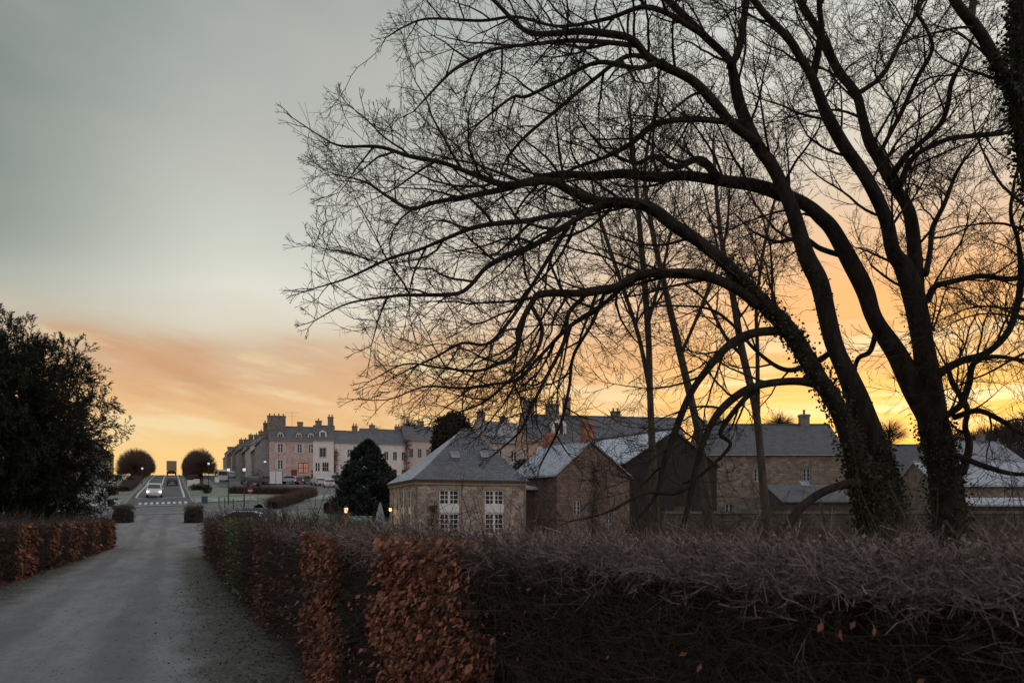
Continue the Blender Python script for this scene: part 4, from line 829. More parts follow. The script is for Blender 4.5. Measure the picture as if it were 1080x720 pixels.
ivy_mass('ivy-smothered tree rising behind the ridge of the hip-roofed pavilion', ground(476, 60), [bl(472, 452, 60, 15, 15), bl(484, 462, 60, 16, 18), bl(468, 472, 60, 14, 20), bl(478, 443, 60, 11, 9), bl(462, 500, 60, 12, 26), bl(490, 470, 60.5, 10, 22), bl(480, 455, 60, 18, 20), bl(476, 470, 60, 20, 24)], 15000, .22, mat('ivy_brown', (.012, .012, .009), (.045, .038, .026), rough=.8, attr='v'))
ivy_mass('dark bushy shrub between the pavilion and the mansion', ground(562, 66), [bl(552, 496, 66, 13, 12), bl(568, 490, 66, 12, 12), bl(560, 510, 66, 16, 14)], 4000, .22, ivym, 'leafy_shrub')

# clipped avenue limes: dense bare twigs in a trimmed dome
ltw = mat('lime_twig', (.075, .048, .040), (.15, .10, .08), rough=.9, attr='v')
def lime_protos():
    out = []
    for k in range(2):
        root = empty('clipped_tree', (0, 0, 0)); c = catmull([(0, 0, -.2, .34), (0, 0, 1.2, .28), (.05, 0, 2.4, .24)], 4); vf = [sweep(c[:, :3], c[:, 3], 8)]
        n = 1500; dr = rdir(n); dr[:, 2] = np.abs(dr[:, 2])*1.1-.52; dr /= np.linalg.norm(dr, axis=1)[:, None]
        ctr = np.array((0, 0, 2.6)); Rr = np.array((3.3, 3.3, 3.7))*np.array((1, .96, 1)); tip = ctr+dr*Rr*(1+rng.normal(0, .05, (n, 1))+.06*np.sin(dr[:, :1]*5+k*2)*np.cos(dr[:, 1:2]*4+k)); tip[:, 2] = np.maximum(tip[:, 2], .35)
        a = np.array((0, 0, 2.3))+rdir(n)*.2; m = a*.45+tip*.55+rng.normal(size=(n, 3))*.22; q = m*.4+tip*.6+rng.normal(size=(n, 3))*.14
        e2 = q+(dr*.6+rdir(n)*.5)*.9; d2 = (e2-ctr)/Rr; over = np.maximum(1, np.linalg.norm(d2, axis=1))[:, None]; e2 = ctr+d2/over*Rr
        limbs = rdir(14); limbs[:, 2] = np.abs(limbs[:, 2])+.2; vf.append(tubes(np.repeat([(0, 0, 2.2)], 14, 0), np.array((0, 0, 2.2))+limbs*2.0, .14, .05, 5))
        v, f = joinvf(vf); mesh_np('trunk', v, f, bark, root)
        v, f = joinvf([tubes(a, m, .022, .016), tubes(m, q, .018, .014), tubes(q, tip, .014, .010), tubes(q, e2, .013, .010)]); mesh_np('crown', v, f, ltw, root, v=rng.beta(1.3, 2, len(f)))
        out.append(root)
    return out
def copy_tree(o, parent=None):
    c_ = o.copy(); COL.objects.link(c_)
    if parent is not None: c_.parent = parent
    for ch in [x for x in bpy.data.objects if x.parent == o]: copy_tree(ch, c_)
    return c_
protos = lime_protos(); used = set()
ords = ['nearest', 'second', 'third', 'fourth', 'fifth', 'sixth', 'furthest']
for sd, l in (('left', -7.4), ('right', 5.9)):
    for i in range(7):
        p = protos[i % 2]; o = p if p not in used else copy_tree(p); used.add(p)
        s = 181+i*12+(3 if sd == 'right' else 0); x, y = sl(s, l); o.location = (x, y, h1(x, y)); o.rotation_euler = (0, 0, i*1.3+(sd == 'left')); o.scale = (1+.06*math.sin(i*3.1+l), 1, 1.02+.07*math.sin(i*2+l))
        tag(o, f'clipped dome-shaped bare tree, {ords[i]} in the row on the {sd} of the avenue', 'tree', 'clipped trees lining the avenue')
# little bare trees on the skyline
def sky_tree(label, px, py0, D, wpx, hpx, n=240):
    b0 = ground(px, D); top = CH+(HZ-py0)/F*D; hh = max(3, top-b0.z); w_ = wpx/F*D; hz = hpx/F*D; root = empty('distant_tree', b0, 0, label, 'tree', 'small bare trees along the skyline')
    c = catmull([(0, 0, -.2, .25), (.1, 0, (hh-hz)*.6, .2), (0, 0, hh-hz*.5, .1), (.1, 0, hh*.98, .03)], 4); v, f = sweep(c[:, :3], c[:, 3], 6); mesh_np('trunk', v, f, bark, root)
    a = np.stack([rng.normal(0, .1, n), rng.normal(0, .1, n), hh-hz*rng.uniform(.45, 1, n)], 1); dr = rdir(n); dr[:, 2] = np.abs(dr[:, 2]); tip = np.array((0, 0, hh-hz*.75))+dr*np.array((w_*.5, w_*.5, hz*.78))*rng.uniform(.7, 1, (n, 1))
    m = a*.5+tip*.5+rng.normal(size=(n, 3))*w_*.04; e2 = m+(tip-m)*.8+rng.normal(size=(n, 3))*w_*.09; v, f = joinvf([tubes(a, m, .022, .016), tubes(m, tip, .016, .010), tubes(m, e2, .014, .009)]); mesh_np('crown', v, f, twigm, root)
sky_tree('small bare tree behind the slate ridge, left of the ivy-smothered tree', 431, 437, 176, 26, 22)
sky_tree('small bare tree on the skyline above the evergreen, left of the long terrace chimneys', 395, 448, 176, 22, 14)
sky_tree('bare tree lit by the dawn between the two big trunks', 938, 440, 120, 46, 30, 330)
sky_tree('bare rounded tree behind the ridge of the long slate-roofed house', 822, 434, 110, 44, 26, 330)
sky_tree('bare tree on the skyline right of the twin trunk', 1000, 444, 130, 54, 32, 330)
sky_tree('bare tree glimpsed behind the mansion roof end', 758, 430, 120, 50, 40, 330)
# wooded hill on the right, far enough to read as one mass
n = 9000; x = rng.uniform(110, 330, n); y = rng.uniform(215, 330, n); zg = H(x, y); hgt = rng.uniform(4, 8, n); A = np.stack([x, y, zg], 1); tip = A+np.stack([rng.normal(0, 1.2, n), rng.normal(0, 1.2, n), hgt], 1); md = (A+tip)/2
vf = [tubes(A, md, .16, .11), tubes(md, tip, .11, .05)]
for _ in range(5): vf.append(tubes(md, md+(tip-md)*.8+rng.normal(size=(n, 3))*np.array((1.3, 1.3, .9)), .08, .04))
v, f = joinvf(vf); tag(mesh_np('woodland', v, f, mat('far_wood', (.03, .024, .022), (.055, .045, .04), .05, .95)), kind='stuff')
# ------------------------------------------------------------------ houses
class Side:
    """one wall of a house: u runs along it seen from outside, d goes inward"""
    def __init__(s, which, W, Dp):
        s.L = W if which in ('front', 'back') else Dp
        s.f = {'front': lambda u, d, z: (u, d, z), 'left': lambda u, d, z: (d, Dp-u, z), 'right': lambda u, d, z: (W-d, u, z), 'back': lambda u, d, z: (W-u, Dp-d, z)}[which]
    def box(s, mb, u0, u1, d0, d1, z0, z1):
        f = s.f; return mb.add([f(u0,d0,z0), f(u1,d0,z0), f(u1,d1,z0), f(u0,d1,z0), f(u0,d0,z1), f(u1,d0,z1), f(u1,d1,z1), f(u0,d1,z1)],
                       [(0,3,2,1),(4,5,6,7),(0,1,5,4),(1,2,6,5),(2,3,7,6),(3,0,4,7)])
def wall(mb, sd, z0, z1, holes, rev=.16):
    us = sorted({0, sd.L} | {h for x in holes for h in x[:2]}); zs = sorted({z0, z1} | {h for x in holes for h in x[2:4]}); f = sd.f
    for i in range(len(us)-1):
        for k in range(len(zs)-1):
            uc, zc = (us[i]+us[i+1])/2, (zs[k]+zs[k+1])/2
            if any(h[0] < uc < h[1] and h[2] < zc < h[3] for h in holes): continue
            mb.poly([f(us[i],0,zs[k]), f(us[i+1],0,zs[k]), f(us[i+1],0,zs[k+1]), f(us[i],0,zs[k+1])])
    for a, b_, c_, d_ in [h[:4] for h in holes]:
        for (p, q) in (((a,c_),(b_,c_)), ((b_,c_),(b_,d_)), ((b_,d_),(a,d_)), ((a,d_),(a,c_))):
            mb.poly([f(p[0],0,p[1]), f(q[0],0,q[1]), f(q[0],rev,q[1]), f(p[0],rev,p[1])])
def window(sd, root, u, z, w, h, nx=2, ny=3, fm=None, fw=.085, bw=.04, ins=.06, lit=None, double=True, sur=None, shut=None, name='window'):
    fm = fm or whitem; mb = MB(); a, b_, c_, d_ = u-w/2, u+w/2, z, z+h
    for (x0, x1, y0, y1) in ((a, a+fw, c_, d_), (b_-fw, b_, c_, d_), (a+fw, b_-fw, c_, c_+fw), (a+fw, b_-fw, d_-fw, d_)): sd.box(mb, x0, x1, ins, ins+.06, y0, y1)
    iw, ih = w-2*fw, h-2*fw
    for i in range(1, nx):
        x = a+fw+iw*i/nx; t_ = fw*1.7 if (double and nx % 2 == 0 and i == nx//2) else bw
        sd.box(mb, x-t_/2, x+t_/2, ins+.012, ins+.05, c_+fw, d_-fw)
    for k in range(1, ny):
        y = c_+fw+ih*k/ny; sd.box(mb, a+fw, b_-fw, ins+.018, ins+.044, y-bw/2, y+bw/2)
    fr = mb.build(name, fm, root)
    sd.box(MB(), 0, 0, 0, 0, 0, 0); g = MB(); sd.box(g, a+fw*.5, b_-fw*.5, ins+.03, ins+.04, c_+fw*.5, d_-fw*.5); g.build('pane', lit or glassm, fr)
    if sur is not None:
        s_ = MB(); sd.box(s_, a-.14, b_+.14, -.05, .0, c_-.16, c_-.003); sd.box(s_, a-.16, b_+.16, -.03, .0, d_+.003, d_+.2); sd.box(s_, a-.16, a-.003, -.03, .0, c_, d_); sd.box(s_, b_+.003, b_+.16, -.03, .0, c_, d_); s_.build('surround', sur, fr)
    if shut is not None:
        for (x0, x1) in ((a-w*.5, a-.02), (b_+.02, b_+w*.5)):
            s_ = MB(); sd.box(s_, x0, x1, -.07, -.01, c_, d_)
            for k in range(7): zz = c_+h*(k+.5)/7; sd.box(s_, x0+.05, x1-.05, -.085, -.07, zz-h*.03, zz+h*.02)
            s_.build('shutter', shut, fr)
    return fr
def house(name, label, O, ang, W, Dp, eave, ridge, wm, rm, kind='gable', wins=(), chim=(), dorm=(), group=None, cat='house', rm2=None, over=.25, hip_in=None, sky=(), apex=.5, base=-.6, quoin=None, cornice=None, gutter=True, doors=()):
    root = empty(name, O, ang, label, cat, group); sides = {k: Side(k, W, Dp) for k in ('front', 'left', 'right', 'back')}
    mb = MB()
    for k, sd in sides.items():
        holes = [(w['u']-w['w']/2, w['u']+w['w']/2, w['z'], w['z']+w['h']) for w in wins if w.get('s', 'front') == k and w['z']+w['h'] < eave] + [(dd['u']-dd['w']/2, dd['u']+dd['w']/2, 0.0, dd['h']) for dd in doors if dd.get('s', 'front') == k]
        if kind == 'mono' and k == 'back': wall(mb, sd, base, ridge, [])
        else: wall(mb, sd, base, eave, holes)
    if kind == 'gable':
        for x in (0, W): mb.poly([(x, 0, eave), (x, Dp, eave), (x, Dp*apex, ridge)])
    elif kind == 'front':
        for y in (0, Dp): mb.poly([(0, y, eave), (W, y, eave), (W*apex, y, ridge)])
    elif kind == 'mono':
        for x in (0, W): mb.poly([(x, 0, eave), (x, Dp, eave), (x, Dp, ridge)])
    mb.build('wall', wm, root)
    th = .12; r1 = MB(); r2 = MB()
    if kind in ('gable', 'mono'):
        yr = Dp*apex if kind == 'gable' else Dp; sl_ = (ridge-eave)/yr; o = over
        r1.prism([(-o*.6, -o, eave-o*sl_), (W+o*.6, -o, eave-o*sl_), (W+o*.6, yr, ridge), (-o*.6, yr, ridge)], (0, 0, th))
        if kind == 'gable':
            s2 = (ridge-eave)/(Dp-yr); r2.prism([(-o*.6, yr+.004, ridge), (W+o*.6, yr+.004, ridge), (W+o*.6, Dp+o, eave-o*s2), (-o*.6, Dp+o, eave-o*s2)], (0, 0, th))
            r1.box(-o*.6, W+o*.6, yr-.12, yr+.12, ridge+th*.5, ridge+th+.09)
    elif kind == 'front':
        xr = W*apex; s1 = (ridge-eave)/xr; s2 = (ridge-eave)/(W-xr); o = over
        r2.prism([(-o, -o*.6, eave-o*s1), (-o, Dp+o*.6, eave-o*s1), (xr, Dp+o*.6, ridge), (xr, -o*.6, ridge)][::-1], (0, 0, th))
        r1.prism([(xr+.004, -o*.6, ridge), (xr+.004, Dp+o*.6, ridge), (W+o, Dp+o*.6, eave-o*s2), (W+o, -o*.6, eave-o*s2)][::-1], (0, 0, th))
        r1.box(xr-.12, xr+.12, -o*.6, Dp+o*.6, ridge+th*.5, ridge+th+.09)
    elif kind == 'hip':
        o = over; h_ = hip_in if isinstance(hip_in, tuple) else (hip_in or Dp/2,)*2; a, b_ = (h_[0], Dp/2, ridge), (W-h_[1], Dp/2, ridge); e = eave-.06
        c4 = [(-o, -o, e), (W+o, -o, e), (W+o, Dp+o, e), (-o, Dp+o, e)]
        def flare(p, q, r_, s_): # slightly bellcast slope: break near the eave
            pts = [Vector(x) for x in (p, q, r_, s_)]; m0 = pts[0].lerp(pts[3], .28); m1 = pts[1].lerp(pts[2], .28); dz = Vector((0, 0, -.10)); return [pts[0], pts[1], m1+dz, m0+dz], [m0+dz, m1+dz, pts[2], pts[3]]
        for mbx, quad in ((r1, (c4[0], c4[1], b_, a)), (r1, (c4[1], c4[2], b_, b_)), (r1, (c4[2], c4[3], a, b_)), (r2, (c4[3], c4[0], a, a))):
            for q in flare(*quad):
                qq = [tuple(x) for i, x in enumerate(q) if i == 0 or (x-q[i-1]).length > 1e-5]; mbx.poly(qq)
        sf = MB(); sf.box(-o+.03, W+o-.03, -o+.03, Dp+o-.03, e-.15, e-.004); sf.build('soffit', woodd, root)
        r1.cyl((a[0], a[1], ridge+.02), (b_[0], b_[1], ridge+.02), .09, n=6)
    rf = r1.build('roof', rm, root)
    if r2.v: r2.build('roof', rm2 or rm, root)
    if gutter and kind in ('gable', 'mono'):
        g = MB(); sl_ = (ridge-eave)/(Dp*apex if kind == 'gable' else Dp); g.cyl((-over*.5, -over-.06, eave-over*sl_-.02), (W+over*.5, -over-.06, eave-over*sl_-.02), .06, n=6); g.build('gutter', greyp, rf)
    if cornice:
        c_ = MB(); c_.box(-.10, W+.10, -.14, -.003, eave-.34, eave-.04); c_.build('cornice', cornice, root)
    if quoin:
        q = MB()
        for x0, x1 in ((-.03, .45), (W-.45, W+.03)):
            for k in range(int(eave/.6)): q.box(x0, x1 if k % 2 else (x0+x1)/2+.12*(1 if x0 < 1 else 0), -.035, -.003, k*.6, k*.6+.28)
        q.build('quoins', quoin, root)
    for w in wins: window(sides[w.get('s', 'front')], root, **{k: v for k, v in w.items() if k != 's'})
    for dd in doors:
        sd = sides[dd.get('s', 'front')]; m = MB(); u, w, h = dd['u'], dd['w'], dd['h']; sd.box(m, u-w/2, u+w/2, .1, .15, 0, h)
        for k in range(2):
            for j in range(2): sd.box(m, u-w*.4+k*w*.42, u-w*.02+k*w*.42, .085, .1, h*(.08+.46*j), h*(.46+.46*j))
        do = m.build('door', dd['m'], root); k_ = MB(); sd.box(k_, u+w*.36, u+w*.41, .04, .085, h*.46, h*.5); k_.build('handle', darkm, do)
    for c_ in chim: # (x, y, w, d, top z, material, pots)
        x, y, w, d_, zt, m, np_ = c_; k = MB(); k.box(x-w/2, x+w/2, y-d_/2, y+d_/2, min(ridge, zt)-2.2, zt-.22); k.box(x-w/2-.07, x+w/2+.07, y-d_/2-.07, y+d_/2+.07, zt-.218, zt-.08); k.box(x-w/2-.02, x+w/2+.02, y-d_/2-.02, y+d_/2+.02, zt-.078, zt)
        ch = k.build('chimney', m, root); pm = MB()
        for i in range(np_): pm.lathe([(.13, zt+.003), (.11, zt+.35), (.14, zt+.38), (.14, zt+.45)], (x-w/2+w*(i+.5)/np_, y, 0), 8)
        if np_: pm.build('chimney_pot', mat('terracotta', (.30, .15, .10), (.22, .11, .08), 3), ch)
    for dm_ in dorm: # (x, w, h, z bottom): small gabled dormer on the front slope
        x, w, h, zb_, wm_ = dm_; sl_ = (ridge-eave)/(Dp*apex); y0 = (zb_-eave)/sl_; yb = (zb_+h+.45-eave)/sl_; m = MB()
        m.prism([(x-w/2, y0, zb_-.3), (x+w/2, y0, zb_-.3), (x+w/2, y0, zb_+h), (x, y0, zb_+h+.45), (x-w/2, y0, zb_+h)], (0, yb-y0, 0)); dq = m.build('dormer', wm_, root)
        g = MB()
        for s_ in (-1, 1): g.prism([(x, y0-.12, zb_+h+.46), (x+s_*(w/2+.15), y0-.12, zb_+h-.06), (x+s_*(w/2+.15), yb, zb_+h-.06), (x, yb, zb_+h+.46)], (0, 0, .07))
        g.build('dormer_roof', rm, dq)
        f_ = MB(); f_.box(x-w*.32, x+w*.32, y0-.03, y0-.003, zb_+.05, zb_+h-.05); f_.build('dormer_window', whitem, dq)
        p_ = MB()
        for s_ in (-1, 1): p_.box(x+s_*w*.155-w*.12, x+s_*w*.155+w*.12, y0-.04, y0-.032, zb_+.12, zb_+h-.12)
        p_.build('dormer_pane', glassm, dq)
    for (x, t_, w, h) in sky: # rooflights on the front slope: x, fraction up the slope
        sl_ = (ridge-eave)/(Dp/2); y = Dp/2*t_; z = eave+(ridge-eave)*t_; a_ = math.atan(sl_); m = MB(); ex = Vector((1, 0, 0)); ey = Vector((0, math.cos(a_), math.sin(a_))); en = Vector((0, -math.sin(a_), math.cos(a_))); c0 = Vector((x, y, z))
        def bx(mm, u0, u1, v0, v1, n0, n1):
            P8 = [c0+ex*u+ey*v_+en*n_ for n_ in (n0, n1) for (u, v_) in ((u0, v0), (u1, v0), (u1, v1), (u0, v1))]; mm.add(P8, [(0,3,2,1),(4,5,6,7),(0,1,5,4),(1,2,6,5),(2,3,7,6),(3,0,4,7)])
        for q in ((-w/2, -w/2+.06, -h/2, h/2), (w/2-.06, w/2, -h/2, h/2), (-w/2+.06, w/2-.06, -h/2, -h/2+.06), (-w/2+.06, w/2-.06, h/2-.06, h/2)): bx(m, *q, -.05, .20)
        so = m.build('rooflight', greyp, root); g = MB(); bx(g, -w/2+.05, w/2-.05, -h/2+.05, h/2-.05, .15, .165); g.build('pane', mat('sky_glass', (.10, .12, .15), (.14, .16, .19), 2, .06, spec=.8), so)
    return root
def hs(pxl, Dl, pxr, Dr, ye, yr, Dp, **kw):
    """front corners seen at two columns and depths; eave and ridge rows -> origin, angle, width, heights"""
    a = ground(pxl, Dl); b_ = ground(pxr, Dr); v_ = Vector((b_.x-a.x, b_.y-a.y)); ang = math.atan2(v_.y, v_.x); O = Vector((a.x, a.y, min(a.z, b_.z)-.05))
    Dm = (Dl+Dr)/2; ez = CH+(HZ-ye)/F*Dm-O.z; rz = CH+(HZ-yr)/F*(Dm+Dp/2*math.cos(ang))-O.z
    return dict(O=O, ang=ang, W=v_.length, Dp=Dp, eave=ez, ridge=rz)
def wn(u, z, w, h, **k): return dict(u=u, z=z, w=w, h=h, **k)

# pavilion
ang = R(20); O = Vector((-5.64, 46, h1(-5.64, 46)-.02))
def pw(u): return [wn(u, 2.16, 1.22, .90, nx=4, ny=3), wn(u, .40, 1.22, 1.28, nx=4, ny=4)]
pav = house('stone_pavilion', 'square stone pavilion with a steep hipped slate roof and two tall white windows', O, ang, 6.9, 7.2, 3.68, 6.98, stone_pav, slate, 'hip',
    wins=pw(2.09)+pw(4.88)+[wn(1.6, .5, .95, 2.6, nx=2, ny=5, s='left'), wn(3.9, .5, .95, 2.6, nx=2, ny=5, s='left'), wn(5.9, .5, .95, 2.6, nx=2, ny=5, s='left')], rm2=slate_f, over=.18, hip_in=(3.9, 2.2), sky=[(2.85, .43, .48, .56), (4.75, .45, .48, .56)])
sd = Side('front', 6.9, 7.2)
for u in (2.09, 4.88):
    m = MB(); sd.box(m, u-.61, u+.61, -.012, -.003, 1.683, 2.157); sd.box(m, u-.55, u+.55, -.024, -.0125, 1.74, 2.10); m.build('panel', whitem, pav)
    m = MB(); sd.box(m, u-.72, u+.72, -.05, .05, .26, .397); sd.box(m, u-.70, u+.70, -.035, 0, 3.063, 3.29); sd.box(m, u-.78, u-.615, -.03, 0, .40, 3.06); sd.box(m, u+.615, u+.78, -.03, 0, .40, 3.06); m.build('surround', mat('dressed_stone', (.36, .30, .24), (.27, .225, .18), 4, .9), pav)
m = MB(); m.box(-.05, 6.95, -.10, -.003, 3.34, 3.52); m.box(-.10, -.003, -.05, 7.2, 3.34, 3.52); m.build('cornice', mat('dressed_stone_warm', (.27, .19, .14), (.36, .27, .20), 3, .9), pav)
for xd in (6.82, .12): m = MB(); m.cyl((xd, -.12, 0), (xd, -.12, 3.33), .045, n=8); m.build('downpipe', chims, pav)
sdl = Side('left', 6.9, 7.2)
for u in (1.6, 3.9, 5.9): m = MB(); sdl.box(m, u-.40, u+.40, .02, .055, 1.62, 2.02); m.build('panel', whitem, pav)
# creeper on the pavilion wall
def creeper(label, sd_root, pts, n, size, m, name='creeper', r0=.35):
    root = empty(name, sd_root @ Vector(pts[0]), 0, label, 'plant'); o = np.array(root.location); W_ = [np.array(sd_root @ Vector(p)) for p in pts]; c = catmull([tuple(p-o)+(.02,) for p in W_], 6); v, f = sweep(c[:, :3], np.linspace(.03, .008, len(c)), 5); mesh_np('stem', v, f, bark, root)
    t = rng.random(n)*(len(c)-1); i = t.astype(int); C = c[i, :3]+rng.normal(size=(n, 3))*np.array((r0, .10, r0*.9)); v, f = leaves(C, rdir(n)+np.array((0, -.3, -.5)), rng.uniform(.7, 1.3, n)*size, size*.8, None, .05); mesh_np('leaves', v, f, m, root, v=rng.beta(1.3, 2.2, n)); return root
bpy.context.view_layer.update()
creeper('thin dark climber on the pavilion wall left of the first window', pav.matrix_world.copy(), [(1.05, -.12, 0), (1.0, -.12, .9), (1.15, -.12, 1.7), (1.0, -.12, 2.2)], 420, .10, ivym, r0=.16)
lampglow = emit('lamp_glow', (1, .62, .12), 2.2)
def wall_lamp(label, loc, out):
    root = empty('wall_lantern', loc, math.atan2(out[1], out[0]), label, 'lantern'); m = MB(); m.cyl((-.42, 0, .12), (0, 0, .12), .016, n=6); m.box(-.45, -.42, -.07, .07, -.05, .25); m.build('bracket', darkm, root)
    m = MB(); m.lathe([(.04, .17), (.15, .09), (.15, .07), (.03, .07)], n=8); m.build('cap', darkm, root); m = MB(); m.lathe([(.05, -.14), (.09, -.06), (.09, .03), (.05, .068)], n=10); m.build('bulb', lampglow, root, True)
    l = bpy.data.lights.new('lamp_light', 'POINT'); l.energy = 9; l.color = (1, .68, .25); l.shadow_soft_size = .12; lo = bpy.data.objects.new('lamp_light', l); COL.objects.link(lo); lo.parent = root; lo.location = (.25, 0, -.05)
M_p = pav.matrix_world; lw = M_p @ Vector((-.45, 4.7, 1.95)); lo_ = M_p.to_3x3() @ Vector((-1, 0, 0)); wall_lamp('lit yellow lantern on the pavilion side wall', lw, lo_)

# cottages behind the slender trees
aC = math.atan2(.6, .8); OC = Vector((2.83, 50.5, h1(2.83, 50.5)-.1))
house('gabled_cottage', 'brown rubble cottage with a steep gable, red brick chimney and frosted roof slope', OC, aC, 6.5, 4.6, 4.25, 6.42, stone_red, slate_lt, 'front', rm2=slate_f, apex=.44,
    wins=[wn(1.75, 1.6, .62, 1.0, nx=2, ny=3, fm=greyp), wn(5.3, 4.0, .5, .01) if False else wn(4.6, 1.0, .6, .9, nx=2, ny=2, fm=greyp)], chim=[(3.0, .5, .70, .62, 7.75, chimb, 1), (2.86, 4.2, .70, .55, 7.35, chimb, 0)])
house('boarded_lean_to', 'low dark boarded lean-to between the pavilion and the gabled cottage', Vector((.55, 52.2, h1(1, 52)-.1)), aC-.5, 2.3, 5.0, 3.3, 4.4, woodd, slate_f, 'mono', cat='shed')
creeper('pale ivy climbing the middle of the rubble gable', Vector((0, 0, 0)) and __import__('mathutils').Matrix.Translation(OC) @ __import__('mathutils').Matrix.Rotation(aC, 4, 'Z'), [(3.1, -.06, 0), (3.0, -.06, 1.6), (3.25, -.06, 3.2), (3.0, -.06, 5.2)], 1500, .11, mat('dry_ivy', (.06, .058, .028), (.15, .13, .07), rough=.8, attr='v'), r0=.42)
g = hs(660, 55, 756, 59, 489, 460, 9); house('dark_barn', 'dark gable-fronted barn with a frosted roof slope, right of the brown gabled cottage', g['O'], g['ang'], g['W'], 9, g['eave'], g['ridge'], mat('tarred_boards', (.018, .017, .016), (.038, .034, .03), 3, .9, .5, 14, stretch=(6, 6, .4)), slate_dk, 'front', rm2=slate_w, cat='barn',
    wins=[wn(g['W']*.3, 2.0, .8, 1.2, nx=2, ny=2, fm=darkm)], doors=[dict(u=g['W']*.62, w=1.8, h=2.4, m=woodd)])
g = hs(746, 73, 893, 73, 478, 449, 8.5); Wl = g['W']
house('long_house', 'long tan stone house with a plain slate roof behind the slender trees', g['O'], g['ang'], Wl, 8.5, g['eave'], g['ridge'], stone_lng, slate_m, 'gable', over=.2,
    wins=[wn(9.1, 4.6, .66, 1.25, nx=2, ny=3, fm=greyp, sur=chims), wn(4.6, 4.6, .66, 1.2, nx=2, ny=3, fm=greyp, sur=chims), wn(2.0, 1.3, .7, 1.3, nx=2, ny=3, fm=greyp), wn(6.6, 1.3, .7, 1.3, nx=2, ny=3, fm=greyp), wn(10.6, 1.2, .7, 1.3, nx=2, ny=3, fm=greyp)],
    chim=[(10.4, 4.2, .9, .6, g['ridge']+1.1, chims, 1), (.5, 4.2, .7, .6, g['ridge']+.55, chims, 0)], doors=[dict(u=8.2, w=1.0, h=2.1, m=woodd)])
g = hs(826, 65, 899, 65, 529, 513, 4.5); g['ridge'] = CH+(HZ-512)/F*69-g['O'].z
house('low_shed', 'low stone lean-to shed with a rooflight in front of the long slate-roofed house', g['O'], 0, g['W'], 4.5, g['eave'], g['ridge'], stone_dk, slate_m, 'mono', cat='shed', sky=[(g['W']*.45, 1.0, .7, .8)], gutter=False)
g = hs(896, 92, 992, 92, 500, 470, 9); house('slate_roofed_house', 'dark slate-roofed house seen between the two big trunks', g['O'], 0, g['W'], 9, g['eave'], g['ridge'], stone_dk, slate_dk, 'gable', wins=[wn(3, 2.5, .8, 1.2), wn(6.5, 2.5, .8, 1.2)], chim=[(2, 4.5, .9, .7, g['ridge']+1.1, chims, 2)])
g = hs(988, 72, 1118, 72, 511, 488, 8); house('frosted_roof_house', 'stone house with a pale frosted roof at the right, half hidden by low boughs', g['O'], 0, g['W'], 8, g['eave'], g['ridge'], stone_lng, slate_f, 'gable', wins=[wn(2, 1.2, .8, 1.1), wn(5.2, 1.2, .8, 1.1), wn(8, 1.2, .8, 1.1)], chim=[(1.0, 4, .8, .6, g['ridge']+.9, chims, 1)])
g = hs(1022, 60, 1130, 60, 533, 525, 3.4); g['ridge'] = CH+(HZ-526)/F*63.4-g['O'].z
house('frosted_outhouse', 'low dark outhouse with a thin strip of frosted roof at the right edge', g['O'], 0, g['W'], 3.4, g['eave'], g['ridge'], stone_dk, slate_f, 'mono', cat='shed', gutter=False)
g = hs(1000, 96, 1082, 98, 487, 466, 9); house('slate_roofed_house', 'slate-roofed house below the wooded hill at the right edge', g['O'], g['ang'], g['W'], 9, g['eave'], g['ridge'], stone_lng, slate_lt, 'gable', wins=[wn(2.5, 2.5, .8, 1.3), wn(5.5, 2.5, .8, 1.3)], chim=[(8.4, 4.5, .8, .7, g['ridge']+1, chims, 2)])
# garden wall under the trees
def garden_wall(label, pts, h):
    a = pts[0]; root = empty('garden_wall', (a[0], a[1], h1(*a)), 0, label, 'wall'); m = MB(); c_ = MB()
    for (x0, y0), (x1, y1) in zip(pts[:-1], pts[1:]):
        z0, z1 = h1(x0, y0)-h1(*a), h1(x1, y1)-h1(*a); X0, Y0, X1, Y1 = x0-a[0], y0-a[1], x1-a[0], y1-a[1]
        m.prism([(X0, Y0, z0-.3), (X1, Y1, z1-.3), (X1, Y1, z1+h), (X0, Y0, z0+h)], (0, .45, 0)); c_.prism([(X0, Y0-.06, z0+h+.003), (X1, Y1-.06, z1+h+.003), (X1, Y1+.15, z1+h+.16), (X0, Y0+.15, z0+h+.16)], (0, .36, -.04))
    m.build('wall', stone_dk, root); c_.build('coping', copm, root)
garden_wall('long dark rubble garden wall behind the tree trunks', [(ground(700, 47).x, 47), (ground(880, 47).x, 47), (ground(1150, 47).x, 47)], 1.75)

# mansion beyond the cottages
salmon = brickmat('salmon_render', (.42, .28, .20), (.48, .32, .24), (.44, .30, .23), .6, .3, .006, .15, stain=(.36, .24, .18))
g = hs(556, 105, 724, 109, 464, 437, 8); Wm = g['W']; ez = g['eave']
house('mansion', 'large salmon-walled mansion with tall chimneys and a long slate roof behind the cottages', g['O'], g['ang'], Wm, 8, ez, g['ridge']-.4, salmon, slate, 'gable', cat='mansion', cornice=whitem,
    wins=[wn(2+i*2.9, ez-3.6, 1.1, 2.3, nx=2, ny=4, sur=whitem) for i in range(8)]+[wn(1.5+i*2.4, ez-3.6, 1.1, 2.3, nx=2, ny=4, s='left', sur=whitem) for i in range(3)],
    chim=[(1.0, 4, 1.5, .8, g['ridge']+1.6, chims, 3), (4.2, 3.4, 1.7, .9, g['ridge']+1.2, chims, 3), (6.5, 4.6, 1.0, .8, g['ridge']+2.3, chims, 2), (13.4, 4, 1.2, .8, g['ridge']+.5, chims, 2)],
    dorm=[(4.5, 2.0, 1.7, ez+.7, whitem), (8.5, 1.3, 1.2, ez+.8, whitem)])
